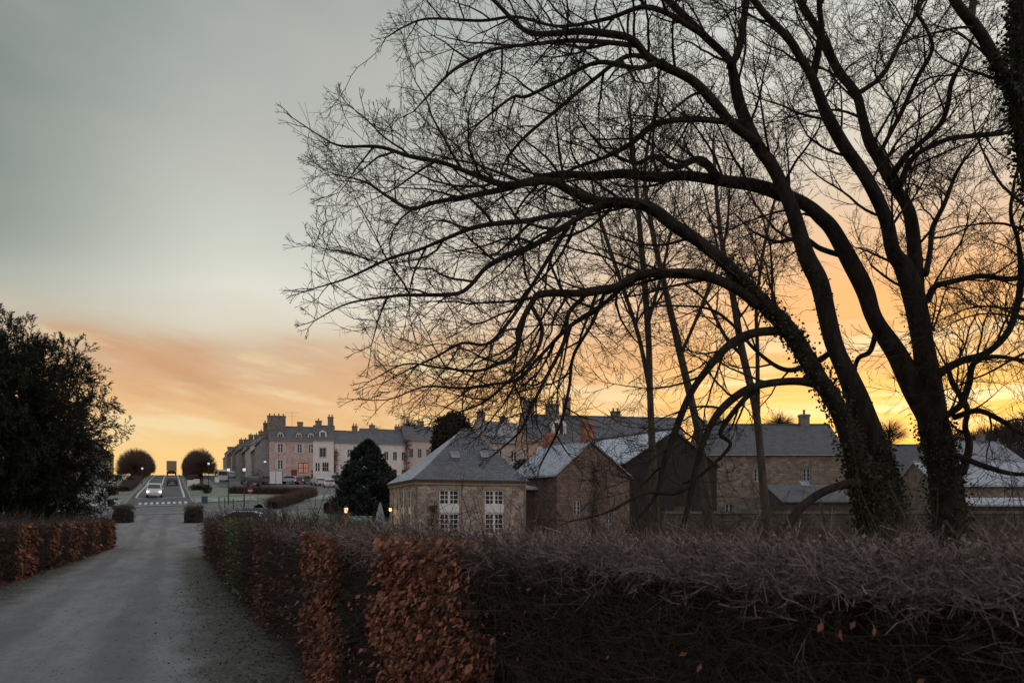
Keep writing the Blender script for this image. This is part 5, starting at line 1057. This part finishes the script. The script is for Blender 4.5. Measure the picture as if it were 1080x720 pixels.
g = hs(517, 118, 560, 122, 466, 446, 8); house('pale_house', 'pale house end with a steep slate roof just left of the mansion', g['O'], g['ang'], g['W'], 8, g['eave'], g['ridge'], mat('pale_render', (.42, .38, .36), (.52, .48, .45), 2, .9), slate_lt, 'gable', wins=[wn(1.6, g['eave']-3, 1, 1.7), wn(4.2, g['eave']-3, 1, 1.7)], chim=[(.8, 4, 1.1, .7, g['ridge']+1.5, chims, 2), (4.9, 4, 1, .7, g['ridge']+1.0, chims, 1)])

# the row facing the car park
pinkst = brickmat('pinkish_stone', (.46, .33, .295), (.58, .43, .385), (.54, .43, .39), .42, .2, .012, .3, stain=(.26, .18, .16))
cream = mat('cream_render', (.70, .63, .585), (.78, .71, .66), 1.2, .9); cream2 = mat('cream_render_grey', (.62, .56, .535), (.72, .66, .63), 1.2, .9)
buff = mat('buff_stone', (.56, .47, .42), (.48, .39, .34), 2, .9); redp = mat('red_paint', (.22, .045, .035), (.17, .035, .03), 3, .6)
warmlit = emit('warm_lit_glass', (.6, .33, .2), .16)
g = hs(284, 150, 329.5, 152, 463, 450.5, 8); W1 = g['W']; e1 = g['eave']; lo1 = e1-6.0
kw = dict(nx=2, ny=3, sur=buff)
house('shop_house', 'pinkish stone corner house with shutters and a red shopfront lit inside', g['O'], g['ang'], W1, 8, e1, g['ridge'], pinkst, slate, 'gable', cornice=buff, quoin=buff, group='houses of the row facing the car park',
    wins=[wn(2.0, e1-2.6, .95, 1.7, shut=mat('pale_shutter', (.60, .54, .50), (.54, .48, .45), 3), **kw), wn(5.5, e1-2.6, .9, 1.7, shut=mat('pale_shutter', (.46, .40, .37)), **kw), wn(7.6, e1-2.6, .9, 1.7, **kw), wn(2.0, e1-5.7, .95, 1.7, shut=mat('pale_shutter', (.46, .40, .37)), **kw),
          wn(6.2, e1-6.4, 1.9, 2.0, nx=4, ny=2, fm=redp, fw=.12, bw=.09, lit=warmlit)], doors=[dict(u=4.5, w=1.1, h=2.5, m=redp), dict(u=8.0, w=.9, h=2.4, m=redp)],
    chim=[(1.2, 3.6, 3.4, 1.1, g['ridge']+2.1, chims, 4), (-.6, 4.8, 1.4, .9, g['ridge']+.8, chims, 2), (5.6, 4, 1.1, .7, g['ridge']+1.1, chims, 0)], dorm=[(2.0, 1.3, .75, e1+.35, buff), (5.4, 1.2, .75, e1+.35, buff), (7.6, 1.2, .75, e1+.35, buff)])
# shop awning/fascia board (no legible words in the photograph) and the lamp on the corner
g2 = hs(330.2, 152, 352, 152.8, 463, 449.5, 8); house('narrow_house', 'narrow cream house with one big upstairs window and a panelled shopfront', g2['O'], g2['ang'], g2['W'], 8, g2['eave'], g2['ridge'], cream, slate, 'gable', group='houses of the row facing the car park',
    wins=[wn(1.8, g2['eave']-3.4, 1.15, 1.7, nx=2, ny=3, fm=greyp, sur=buff), wn(.85, g2['eave']-6.2, .9, 1.7, nx=2, ny=2), wn(2.3, g2['eave']-6.2, 1.3, 1.8, nx=3, ny=2)], chim=[(.9, 4, 1.2, .8, g2['ridge']+1.1, chims, 1), (3.2, 4, 1.1, .8, g2['ridge']+1.9, chims, 2)], dorm=[(1.8, 1.4, 1.1, g2['eave']+.4, cream)], doors=[dict(u=3.1, w=.6, h=2.2, m=whitem)])
g3 = hs(352.8, 154, 383, 156, 466, 455, 8); house('cream_house', 'low cream house with a plain slate roof between the narrow house and the round evergreen', g3['O'], g3['ang'], g3['W'], 8, g3['eave'], g3['ridge'], cream2, slate, 'gable', group='houses of the row facing the car park',
    wins=[wn(2.9, g3['eave']-2.9, .9, 1.5, nx=2, ny=3), wn(4.6, g3['eave']-2.9, .9, 1.5, nx=2, ny=3), wn(2.6, g3['eave']-6.2, 1.2, 2.0, nx=2, ny=2)], chim=[(4.6, 4, 1.0, .8, g3['ridge']+1.2, chims, 2)])
g4 = hs(383.6, 157, 428, 160, 467, 453.5, 8); house('cream_house', 'long cream house with evenly spaced windows above the round evergreen', g4['O'], g4['ang'], g4['W'], 8, g4['eave'], g4['ridge'], cream2, slate, 'gable', group='houses of the row facing the car park',
    wins=[wn(1.0+i*1.75, g4['eave']-3.4, .8, 1.7, nx=2, ny=3, fm=greyp) for i in range(5)]+[wn(1.0+i*1.75, g4['eave']-7, .8, 1.8, nx=2, ny=3, fm=greyp) for i in range(5)], chim=[(2.4, 4, 1.0, .8, g4['ridge']+1.0, chims, 1), (7.6, 4, 1.0, .8, g4['ridge']+.9, chims, 2)])
g5 = hs(428.6, 160, 470, 163, 464, 450.5, 8); house('buff_house', 'buff house at the end of the row beside the ivy-smothered tree', g5['O'], g5['ang'], g5['W'], 8, g5['eave'], g5['ridge'], buff, slate, 'gable', group='houses of the row facing the car park',
    wins=[wn(1.0+i*1.75, g5['eave']-3.6, .8, 1.8, nx=2, ny=3, fm=greyp) for i in range(4)], chim=[(4.0, 4, 1.2, .8, g5['ridge']+1.3, chims, 2), (.5, 4, .16, .16, g5['ridge']+3.4, darkm, 0)])
MT = __import__('mathutils').Matrix
vine = mat('russet_vine', (.10, .035, .028), (.20, .085, .065), rough=.8, attr='v')
creeper('russet creeper on the seam between the narrow house and the low cream house', MT.Translation(g3['O']), [(.2, -.3, .2), (.1, -.3, 2.5), (.25, -.3, 4.6), (.2, -.3, 6.2)], 500, .22, vine, r0=.36)
creeper('russet creeper on the seam between the long cream house and the buff house', MT.Translation(g5['O']), [(.2, -.3, .2), (.1, -.3, 3.5), (.25, -.3, 6.6), (.2, -.3, 8.4)], 600, .24, vine, r0=.42)
# aerial on the shop house
P0_ = Vector((g['O'].x+6.9, g['O'].y+4.3, g['O'].z+g['ridge'])); P0_ = P(308, 456, 155); root = empty('roof_aerial', P0_, 0, 'thin television aerial on the ridge of the pinkish shop house', 'aerial'); m = MB(); m.cyl((0, 0, -.5), (0, 0, 4.2), .03, n=5); m.build('mast', greyp, root)
m = MB(); m.cyl((-1.3, 0, 3.9), (1.3, 0, 3.9), .022, n=4)
for k in range(7): m.cyl((-1.2+k*.4, -.3, 3.9), (-1.2+k*.4, .3, 3.9), .015, n=4)
m.cyl((-.8, 0, 3.2), (.8, 0, 3.2), .02, n=4); m.build('antenna', greyp, root)

# terraces climbing either side of the avenue
tcols = [mat('terrace_grey', (.30, .28, .28), (.36, .33, .33), 1, .9), mat('terrace_stone', (.26, .21, .19), (.21, .17, .15), 2, .9), mat('terrace_pale', (.52, .50, .48), (.60, .57, .54), 1, .9), stone_lng, mat('terrace_buff', (.33, .28, .24), (.38, .33, .28), 1, .9)]
tn = ['grey rendered', 'brown stone', 'pale rendered', 'tan rubble', 'buff']
nth = ['first', 'second', 'third', 'fourth', 'fifth', 'sixth', 'seventh', 'eighth', 'ninth', 'tenth', 'eleventh', 'twelfth']
s = 160.5
for i in range(11):
    w = [11, 9, 12, 10, 9, 13, 10, 11, 12, 10, 14][i]; x, y = sl(s+w, 15.7+.25*math.sin(i*1.9)); xn, yn = sl(s, 15.7); eh = [7.4, 6.2, 6.6, 5.9, 7.0, 6.3, 6.9, 6.1, 6.6, 7.2, 6.4][i]; z = h1(xn, yn)-.1; up = h1(x, y)-z
    wl = [wn(w*(k+.5)/3, up*.6+zz, .95, 1.6, nx=2, ny=3, fm=whitem if i % 2 else greyp) for k in range(3) for zz in (.9, 3.6)] if i < 7 else [wn(w*(k+.5)/3, up*.6+3.6, .95, 1.6, nx=2, ny=2) for k in range(3)]
    wl = [q for q in wl if q['z']+q['h'] < eh+up*.5-.2]
    house('terrace_house', f'{tn[i % 5]} terrace house climbing the right of the avenue, {nth[i]} uphill from the shop corner', Vector((x, y, z)), ROAD_ANG+math.pi, w-.02, 8.5, eh+up*.5, eh+up*.5+2.9, tcols[i % 5], slate, 'gable', wins=wl, group='terrace on the right of the avenue',
          chim=[(w-.7, 4.2, .8, 1.2, eh+up*.5+4.0, chims, 2)], dorm=[(w*.5, 1.3, 1.1, eh+up*.5+.4, tcols[i % 5])] if i % 2 else (), gutter=i < 6)
    s += w
s = 178
for i in range(8):
    w = [12, 11, 13, 11, 12, 14, 13, 12][i]; x, y = sl(s, -16.6-.25*math.sin(i*2.3)); eh = [7.2, 6.4, 6.9, 6.2, 7.1, 6.5, 6.8, 6.4][i]; z = h1(x, y)-.1; xf, yf = sl(s+w, -16.6); up = h1(xf, yf)-z
    house('terrace_house', f'{tn[(i+1) % 5]} terrace house beyond the conifer on the left of the avenue, {nth[i]} uphill', Vector((x, y, z)), ROAD_ANG, w-.02, 8.5, eh+up*.5, eh+up*.5+2.9, tcols[(i+1) % 5], slate, 'gable', group='terrace on the left of the avenue',
          wins=[wn(w*(k+.5)/3, up*.6+zz, .95, 1.6, nx=2, ny=3) for k in range(3) for zz in (3.6,)], chim=[(.7, 4.2, .8, 1.2, eh+up*.5+4.0, chims, 2)], gutter=False)
    s += w

# ------------------------------------------------------------------ vehicles
tyrem = mat('tyre', (.015, .015, .016), (.03, .03, .03), 8, .9); rimm = mat('rim', (.35, .35, .36), rough=.4, metal=.6); carglass = mat('car_glass', (.012, .016, .02), rough=.08, spec=.7)
redlens = mat('red_lens', (.22, .012, .012), rough=.3); clearlens = mat('clear_lens', (.55, .55, .55), rough=.2, spec=.6); redlit = emit('red_lamp_lit', (1, .10, .08), 1.3); headlit = emit('headlamp_lit', (1, .95, .86), 9.0); plate = mat('plate', (.6, .6, .58), rough=.6)
SHAPES = {'hatch': (4.0, 1.74, .36, [(-1.98, .92), (-1.75, 1.30), (-1.35, 1.46), (.15, 1.48), (1.05, .96)], [(-2.0, .42), (-1.98, .92), (1.05, .96), (1.80, .80), (2.0, .62), (2.0, .36)]),
          'estate': (4.5, 1.78, .36, [(-2.2, .95), (-2.0, 1.40), (-1.5, 1.47), (.25, 1.48), (1.2, .97)], [(-2.25, .42), (-2.2, .95), (1.2, .97), (2.05, .80), (2.25, .60), (2.25, .36)]),
          'suv': (4.4, 1.84, .42, [(-2.1, 1.05), (-1.9, 1.52), (-1.4, 1.66), (.35, 1.68), (1.15, 1.08)], [(-2.2, .45), (-2.15, 1.05), (1.15, 1.08), (2.05, .98), (2.2, .70), (2.2, .42)]),
          'van': (5.2, 1.95, .42, [(-2.55, 1.15), (-2.5, 2.10), (-2.3, 2.25), (1.2, 2.25), (2.0, 1.2)], [(-2.6, .45), (-2.55, 1.15), (2.0, 1.2), (2.5, .95), (2.6, .70), (2.6, .42)])}
def car(label, kind, col, loc, head, heads=False, tails=False, group='cars parked and driving round the crossing', name=None, cat='car'):
    L, W, gc, cab, low = SHAPES[kind]; w = W/2; tw = w*(.80 if kind != 'van' else .92); zb = cab[0][1]; zt = max(p[1] for p in cab)
    root = empty(name or ('van' if kind == 'van' else 'car'), loc, head, label, cat, group)
    e = .6; gx = (h1(loc[0]+e*math.cos(head), loc[1]+e*math.sin(head))-h1(loc[0]-e*math.cos(head), loc[1]-e*math.sin(head)))/(2*e); root.rotation_euler = (0, -math.atan(gx), head)
    pm = mat('car_paint_%d_%d_%d' % tuple(int(c_*100) for c_ in col), col, rough=.32, spec=.5)
    mb = MB(); lo = [(low[0][0], gc)]+list(low)
    def ring(pts, wf): return [(x, s_*wf(z), z) for s_ in (1, -1) for (x, z) in pts]
    bodyp = [(x, z) for x, z in lo]; n = len(bodyp)
    mid = lambda z: w*(1-.05*abs(z-.65)/.4)
    mb.add(ring(bodyp, mid), [tuple(range(n)), tuple(range(n, 2*n))[::-1]]+[(i, n+i, n+(i+1) % n, (i+1) % n) for i in range(n)])
    tp = lambda z: w*.95+(tw-w*.95)*((z-zb)/(zt-zb)); n = len(cab); cp = [(x, z-.004 if z == zb else z) for x, z in cab]
    cb = MB(); cb.add(ring(cp, tp), [tuple(range(n)), tuple(range(n, 2*n))[::-1]]+[(i, n+i, n+(i+1) % n, (i+1) % n) for i in range(n)])
    mb.add(cb.v, cb.f); body = mb.build('body', pm, root, bevel=.05)
    # glazing a little proud of the cabin
    cx = sum(p[0] for p in cab)/n; cz = (zb+zt)/2; gl = MB()
    ip = [(cx+(x-cx)*.86, cz+(z-cz)*.74+.01) for x, z in cab]
    if kind == 'van': ip = [(max(x, .55), z) for x, z in ip]
    for s_ in (1, -1): gl.poly([(x, s_*(tp(z)+.012), z) for x, z in ip])
    gl.build('side_window', carglass, body)
    def scr(p0, p1, nm, f0=.12, f1=.88):
        a = Vector((p0[0], 0, p0[1])); b_ = Vector((p1[0], 0, p1[1])); nn = Vector((-(b_.z-a.z), 0, b_.x-a.x)).normalized(); nn = nn if (nn.x > 0) == (a.x > 0) else -nn
        q0 = a.lerp(b_, f0)+nn*.012; q1 = a.lerp(b_, f1)+nn*.012; m = MB(); m.poly([(q0.x, -tp(q0.z)*.88, q0.z), (q0.x, tp(q0.z)*.88, q0.z), (q1.x, tp(q1.z)*.86, q1.z), (q1.x, -tp(q1.z)*.86, q1.z)]); m.build(nm, carglass, body)
    scr(cab[-1], cab[-2], 'windscreen'); scr(cab[0], cab[1], 'rear_window')
    rr = .31 if kind in ('hatch', 'estate') else .35
    for x in (-L*.30, L*.31):
        for s_ in (1, -1):
            m = MB(); m.cyl((x, s_*(w-.20), rr), (x, s_*(w+.012), rr), rr, n=16); wh = m.build('wheel', tyrem, root); m = MB(); m.cyl((x, s_*(w+.013), rr), (x, s_*(w+.03), rr), rr*.62, n=12); m.build('rim', rimm, wh)
    for s_ in (1, -1):
        m = MB(); fx = L/2; m.box(fx-.12, fx+.02, s_*w*.86-.18*(s_ > 0)-.0*(s_ < 0), s_*w*.86+.18*(s_ < 0), .60 if kind != 'suv' else .74, .74 if kind != 'suv' else .90); m.build('headlight', headlit if heads else clearlens, body)
        m = MB(); m.box(-fx-.02, -fx+.10, s_*w*.90-.16*(s_ > 0), s_*w*.90+.16*(s_ < 0), .66, .90); m.build('taillight', redlit if tails else redlens, body)
        m = MB(); mx = cab[-1][0]-.25; m.box(mx-.08, mx+.08, s_*(w+.02)-.0, s_*(w+.17), zb+.02, zb+.15); m.build('mirror', pm, body)
    m = MB(); m.box(-L/2-.025, -L/2-.003, -.26, .26, .48, .59); m.box(L/2+.003, L/2+.022, -.26, .26, .42, .52); m.build('number_plate', plate, body)
    if kind == 'van':
        m = MB(); m.box(-L*.5+.03, -L*.5+.06, -.015, .015, .5, 2.05); m.build('door_seam', darkm, body)
    return root
UA = ROAD_ANG
x, y = sl(110, -2.0); car('white car with both headlights on coming down the avenue', 'suv', (.55, .55, .55), (x, y, h1(x, y)+.05), UA+math.pi, heads=True)
x, y = sl(150, .1); car('dark car driving uphill on the avenue ahead of the white lines', 'hatch', (.02, .022, .028), (x, y, h1(x, y)+.05), UA, tails=False)
# box lorry at the crest
x, y = sl(228, 0.0); root = empty('box_lorry', (x, y, h1(x, y)+.05), UA, 'brown box lorry at the crest of the avenue against the dawn sky', 'lorry'); brn = mat('lorry_box', (.42, .27, .18), (.36, .23, .15), 1, .6)
m = MB(); m.box(-4.2, 1.4, -1.2, 1.2, .9, 3.5); m.build('box', brn, root, bevel=.04); m = MB(); m.prism([(1.5, -1.15, .5), (3.4, -1.15, .5), (3.4, -1.15, 1.6), (2.9, -1.15, 2.7), (1.5, -1.15, 2.7)], (0, 2.3, 0)); m.build('cab', mat('lorry_cab', (.25, .22, .2)), root)
m = MB(); m.box(-4.26, -4.2, -1.15, 1.15, .95, 3.4); m.box(-4.28, -4.26, -.02, .02, .95, 3.4); m.build('rear_door', mat('lorry_door', (.36, .24, .16)), root); m = MB(); m.box(-4.25, -4.1, -1.2, 1.2, .45, .7); m.build('bumper', darkm, root)
for xx in (-3.0, 2.4):
    for s_ in (1, -1): m = MB(); m.cyl((xx, s_*.85, .5), (xx, s_*1.18, .5), .5, n=14); m.build('wheel', tyrem, root)
for s_ in (1, -1): m = MB(); m.box(-4.28, -4.24, s_*1.0-.1, s_*1.0+.1, .72, .9); m.build('taillight', redlit, root)
silver = (.42, .44, .46); dark = (.06, .065, .075); white = (.52, .53, .54)
def C_(label, kind, col, px, py, head, D=None, **k):
    p = hit(px, py) if D is None else ground(px, D); return car(label, kind, col, (p.x, p.y, p.z+.06), head, **k)
C_('dark teal estate car parked beyond the right hedge, roof showing', 'estate', (.07, .12, .14), 259, 0, R(205), D=62)
C_('pale silver hatchback parked just in front of the dark teal estate', 'hatch', (.42, .48, .50), 249, 0, R(188), D=56)
C_('white car with red rear lamps parked at the car park entrance by the evergreen', 'hatch', white, 347, 514, R(105), tails=True)
C_('dark green car with one bright red rear lamp in the middle of the car park', 'hatch', (.07, .10, .09), 322, 510.5, R(75), tails=True)
C_('pale car parked furthest right in the back row under the cream house', 'estate', silver, 338, 507, R(60))
C_('silver car in the front row of the car park', 'hatch', silver, 304, 510.5, R(165))
C_('dark car parked left of the silver one in the front row', 'hatch', dark, 287, 510.5, R(168))
C_('grey hatchback in the back row before the red shopfront', 'hatch', (.16, .17, .18), 313, 505.5, R(170))
C_('white hatchback in the back row before the shuttered corner house', 'hatch', white, 299, 505.5, R(172))
C_('pale blue-grey estate car in the back row between the shopfront and the narrow house', 'estate', (.34, .38, .42), 328, 505.5, R(150))
C_('dark blue hatchback at the left end of the front row, by the white panels', 'hatch', (.08, .10, .15), 281, 511, R(160))
C_('pale hatchback at the right end of the front row of the car park', 'hatch', (.50, .51, .51), 335, 512, R(120))
C_('light grey car half hidden by the round evergreen', 'suv', (.36, .37, .38), 356, 509, R(95))
x, y = sl(163, 9.0); car('white van parked on the right-hand lane below the terrace', 'van', (.42, .42, .41), (x, y, h1(x, y)+.05), UA, cat='van')
x, y = sl(140, 12.6); car('black car parked on the right-hand lane below the white van', 'suv', (.02, .022, .025), (x, y, h1(x, y)+.05), UA)
x, y = sl(151, 12.4); car('dark grey car parked between the white van and the black car', 'hatch', (.05, .052, .06), (x, y, h1(x, y)+.05), UA)
for i, (s, l, kd, cl, lb) in enumerate([(190, 12.3, 'hatch', silver, 'silver car at the kerb of the terrace, beyond the white van'), (204, 12.2, 'hatch', dark, 'dark car at the terrace kerb, second beyond the white van'), (219, 12.1, 'estate', white, 'white car at the terrace kerb, third beyond the white van'), (236, 12, 'hatch', (.1, .03, .03), 'dark red car at the terrace kerb, fourth beyond the white van')]):
    x, y = sl(s, l); car(lb, kd, cl, (x, y, h1(x, y)+.05), UA)
for i, (s, l, kd, cl, lb) in enumerate([(165, -15.0, 'estate', silver, 'silver car parked at the left of the avenue near the conifer'), (176, -15.2, 'hatch', (.40, .42, .45), 'pale car parked at the left of the avenue, uphill of the silver one'), (156, -13.6, 'hatch', dark, 'dark car parked at the left of the avenue, nearest the crossing'), (188, -14.9, 'hatch', dark, 'dark car parked at the left of the avenue, furthest uphill')]):
    x, y = sl(s, l); car(lb, kd, cl, (x, y, h1(x, y)+.05), UA+.15)

# ------------------------------------------------------------------ street furniture
whitelit = emit('lamp_white', (.9, .86, .82), .55)
def lamp_post(label, px, py, top, lit=True, side=1):
    b_ = hit(px, py); D = b_.y; zt = CH+(HZ-top)/F*D-b_.z; root = empty('street_lamp', b_, 0, label, 'street lamp', 'street lamps round the crossing'); m = MB(); m.cyl((0, 0, -.1), (0, 0, zt*.25), .085, .075, n=8); m.cyl((0, 0, zt*.25), (0, 0, zt), .06, .04, n=8); m.build('post', darkm, root)
    m = MB(); m.lathe([(.06, zt), (.17, zt+.12), (.16, zt+.34), (.05, zt+.38)], n=8); h_ = m.build('lamp_head', whitelit if lit else greyp, root); m = MB(); m.lathe([(.19, zt+.345), (.20, zt+.38), (.06, zt+.5), (.02, zt+.56)], n=8); m.build('cap', darkm, h_)
lamp_post('street lamp with a lit white head left of the white van', 241, 532, 497); lamp_post('street lamp with a lit white head in front of the black car', 257.5, 535, 497); lamp_post('slim street lamp on the far kerb of the avenue, small lit head', 220, 514, 490)
lamp_post('street lamp with a small lit head left of the avenue under the clipped trees', 150, 511, 495); 
def sign(label, px, py, top, shape, w, h, m_, back=None, group='road signs round the crossing'):
    b_ = hit(px, py); D = b_.y; zt = CH+(HZ-top)/F*D-b_.z; root = empty('road_sign', b_, 0, label, 'road sign', group); m = MB(); m.cyl((0, 0, -.1), (0, 0, zt), .035, n=6); 
    if shape == 'board' and w > 1.2: m.cyl((w*.4, 0, -.1), (w*.4, 0, zt), .035, n=6)
    m.build('post', greyp, root); ang_ = math.atan2(b_.y, b_.x)-math.pi/2; m = MB()
    if shape == 'disc': m.cyl((0, -.05, zt-h/2), (0, -.075, zt-h/2), w/2, n=20)
    else: m.box(-w*.1 if w > 1.2 else -w/2, w*.9 if w > 1.2 else w/2, -.075, -.045, zt-h, zt)
    pl = m.build('plate', m_, root)
    if shape == 'disc': m = MB(); m.box(-w*.36, w*.36, -.085, -.076, zt-h/2-w*.09, zt-h/2+w*.09); m.build('bar', whitem, pl)
    return root
reds = mat('sign_red', (.26, .03, .035), rough=.5); blues = mat('sign_back', (.045, .065, .09), (.06, .08, .11), 2, .6)
sign('round red no-entry sign with a white bar on the right of the crossing', 264, 536, 514, 'disc', .62, .62, reds); sign('round red no-entry sign with a white bar at the foot of the left lane', 117, 517, 505, 'disc', .75, .75, reds)
sign('square white sign panel beside the left lane', 131, 510, 502, 'board', 1.0, .9, whitem); sign('white sign panel at the edge of the conifer', 106, 527, 514, 'board', 1.15, .8, whitem)
sign('dark back of a direction board on the left of the road mouth', 117, 541, 526, 'board', .6, .8, blues); sign('dark back of a direction board on the right of the road mouth', 216, 541, 523, 'board', .6, .7, blues)
sign('wide white board beside the avenue, left of its twin', 199, 516, 506, 'board', 1.9, .9, whitem); sign('smaller white board beside the avenue, next to the round shrub', 207.5, 515, 505, 'board', .95, .9, whitem)
sign('small pale square sign at the foot of the right lane', 229, 520, 503, 'board', .6, .7, whitem)
for i, (px, py) in enumerate([(231, 535), (237, 536), (246, 537), (286, 537)]):
    b_ = hit(px, py); root = empty('bollard', b_, 0, ['thin dark bollard on the kerb left of the no-entry sign', 'thin dark bollard just left of the lamp in front of the black car', 'thin dark bollard between the two lit lamps', 'thin dark bollard right of the no-entry sign, by the curved hedge'][i], 'bollard', 'bollards on the crossing kerb')
    m = MB(); m.cyl((0, 0, -.1), (0, 0, 1.0), .05, n=8); m.build('post', darkm, root); m = MB(); m.lathe([(.06, 1.0), (.075, 1.04), (.03, 1.13)], n=8); m.build('cap', darkm, root)
def bush(label, px, py, wpx, hpx, m_, n=900, size=.16):
    b_ = hit(px, py); D = b_.y; rx = wpx/2/F*D; rz = hpx/2/F*D; root = empty('clipped_shrub', b_, 0, label, 'shrub', 'round clipped shrubs on the banks'); m = MB(); m.cyl((0, 0, -.1), (0, 0, rz), .06, n=6); m.build('stem', bark, root)
    o = rdir(n)*(.2+.82*rng.random((n, 1))**.5); C = np.array((0, 0, rz))+o*np.array((rx, rx, rz)); v, f = leaves(C, o+rdir(n)*.8, rng.uniform(.7, 1.3, n)*size, size*.6, None, .05); mesh_np('foliage', v, f, m_, root, v=rng.beta(1.3, 2.2, n))
bush('round dark shrub on the left bank beside the no-entry sign', 119, 522, 11, 10, evm); bush('round dark shrub higher on the left bank near the clipped trees', 137, 511, 10, 8, evm); bush('small round shrub on the right bank beside the white boards', 210, 510, 8, 8, evm); bush('round dark shrub on the right bank above the dark board', 218, 520, 10, 9, evm)
bush('large rounded shrub at the foot of the shuttered corner house', 271, 512, 16, 18, redh); bush('small rounded shrub on the kerb right of the no-entry sign', 273, 538, 7, 6, evm)
# white cabinet by the corner house
b_ = hit(291, 513); root = empty('notice_board', b_, R(10), 'pair of tall white panels standing in front of the corner house', 'board'); m = MB()
for k in range(2): m.box(-1.0+k*1.05, -.05+k*1.05, -.08, 0, .5, 2.6)
m.build('panel', whitem, root); m = MB()
for k in range(3): m.cyl((-1.02+k*1.03, .03, -.1), (-1.02+k*1.03, .03, 2.65), .04, n=6)
m.build('post', darkm, root)
# lamp on the corner house
p = P(279.5, 487, 149.3); root = empty('wall_lamp', p, 0, 'lit white lamp on the corner of the shuttered house', 'lamp'); m = MB(); m.cyl((0, .8, -.2), (0, 0, 0), .03, n=5); m.build('arm', darkm, root); m = MB(); m.lathe([(.1, -.12), (.26, 0), (.26, .1), (.08, .2)], n=8); m.build('lamp_head', whitelit, root)
# terrace of the pavilion: gate pillar with lantern, closed parasol, green table
b_ = ground(365, 60); root = empty('gate_pillar', b_, R(10), 'short brick gate pillar topped by a lit lantern, right of the dark gate', 'pillar'); m = MB(); m.box(-.28, .28, -.28, .28, -.2, 1.15); m.build('shaft', chimb, root); m = MB(); m.box(-.34, .34, -.34, .34, 1.152, 1.25); m.build('cap', chims, root)
m = MB(); m.lathe([(.08, 1.25), (.13, 1.34), (.15, 1.6), (.1, 1.64)], n=8); ln = m.build('lantern', emit('lantern_glow', (1, .68, .36), 1.3), root); m = MB(); m.lathe([(.18, 1.63), (.05, 1.78), (.02, 1.84)], n=8); m.build('lantern_cap', darkm, ln)
b2 = ground(356, 60); root = empty('garden_gate', b2, R(10), 'dark slatted garden gate left of the lit brick pillar', 'gate'); m = MB()
for k in range(9): m.box(-.55+k*.125, -.50+k*.125, -.02, .02, .1, 1.35+.1*math.sin(k/8*math.pi))
m.build('slat', darkm, root); m = MB(); m.box(-.58, .58, -.035, -.021, .3, .38); m.box(-.58, .58, -.035, -.021, 1.1, 1.18); m.build('rail', darkm, root)
b_ = ground(401, 56); gcan = mat('green_canvas', (.10, .17, .13), (.14, .21, .17), 2, .8); root = empty('closed_parasol', b_, 0, 'closed pale parasol standing beside the pavilion', 'parasol'); m = MB(); m.cyl((0, 0, -.1), (0, 0, 2.15), .03, n=6); m.build('pole', greyp, root)
prof = [(.30, .38), (.27, .9), (.2, 1.4), (.1, 1.85), (.04, 2.1)]; m = MB(); nn = 16; vs = []
for r_, z in prof: vs += [(r_*(1+.22*(-1)**i)*math.cos(2*math.pi*i/nn), r_*(1+.22*(-1)**i)*math.sin(2*math.pi*i/nn), z) for i in range(nn)]
m.add(vs, [(k*nn+i, k*nn+(i+1) % nn, (k+1)*nn+(i+1) % nn, (k+1)*nn+i) for k in range(4) for i in range(nn)]+[tuple(range(4*nn, 5*nn))]); m.build('canopy', mat('pale_canvas', (.40, .43, .43), (.33, .36, .36), 3), root)
b_ = ground(380, 58); root = empty('covered_bench', b_, R(8), 'low green canvas-covered seat beside the lit brick pillar', 'bench'); m = MB(); m.prism([(-.85, -.5, .35), (-.85, .5, .35), (-.85, .5, 1.05), (-.85, .2, 1.12), (-.85, -.5, .8)], (1.7, 0, 0)); m.build('cover', gcan, root, bevel=.05); m = MB()
for xx in (-.75, .75):
    for yy in (-.4, .4): m.box(xx-.04, xx+.04, yy-.04, yy+.04, -.05, .348)
m.build('leg', darkm, root)
b_ = ground(396, 55); root = empty('garden_table', b_, 0, 'small round green table under the closed parasol', 'table'); m = MB(); m.cyl((0, 0, .72), (0, 0, .76), .5, n=20); m.build('tabletop', gcan, root); m = MB(); m.cyl((0, 0, 0), (0, 0, .718), .04, n=8); m.cyl((0, 0, -.05), (0, 0, .03), .26, n=14); m.build('leg', darkm, root)
# young evergreen shoots sprouting above the right hedge
for i, (px, D, top, label) in enumerate([(301, 24, 535, 'tallest leafy green shoot rising above the right hedge'), (276, 25, 540, 'short leafy green shoot above the hedge beside the parked estate'), (318, 22, 545, 'bushy yellow-green shoots right of the tallest one'), (289, 23, 545, 'low tuft of green shoots left of the tallest one')]):
    b_ = ground(px, D); zt = CH+(HZ-top)/F*D; root = empty('laurel_shoot', b_, 0, label, 'plant', 'leafy shoots behind the right hedge'); vf = []; Cs = []; Ds = []
    for k in range(5 if i else 3):
        tipz = zt*(1-.05*k); e = np.array((rng.normal(0, .16 if i else .05), rng.normal(0, .1), tipz)); c = catmull([(0, 0, 0, .02), (e[0]*.3, e[1]*.3, tipz*.5, .014), tuple(e)+(.005,)], 5); vf.append(sweep(c[:, :3], c[:, 3], 5)); n = 110; t_ = (.5+.5*rng.random(n))*(len(c)-1.01); ii_ = t_.astype(int); Cs.append(c[ii_, :3]+rng.normal(size=(n, 3))*.04); Ds.append(rdir(n)*.8+np.array((0, 0, .5)))
    v, f = joinvf(vf); mesh_np('stem', v, f, bark, root); C = np.vstack(Cs); v, f = leaves(C, np.vstack(Ds), rng.uniform(.07, .13, len(C)), .05, None, .06); mesh_np('leaves', v, f, greenl, root, v=rng.random(len(f)))
print('script done', len(bpy.data.objects))
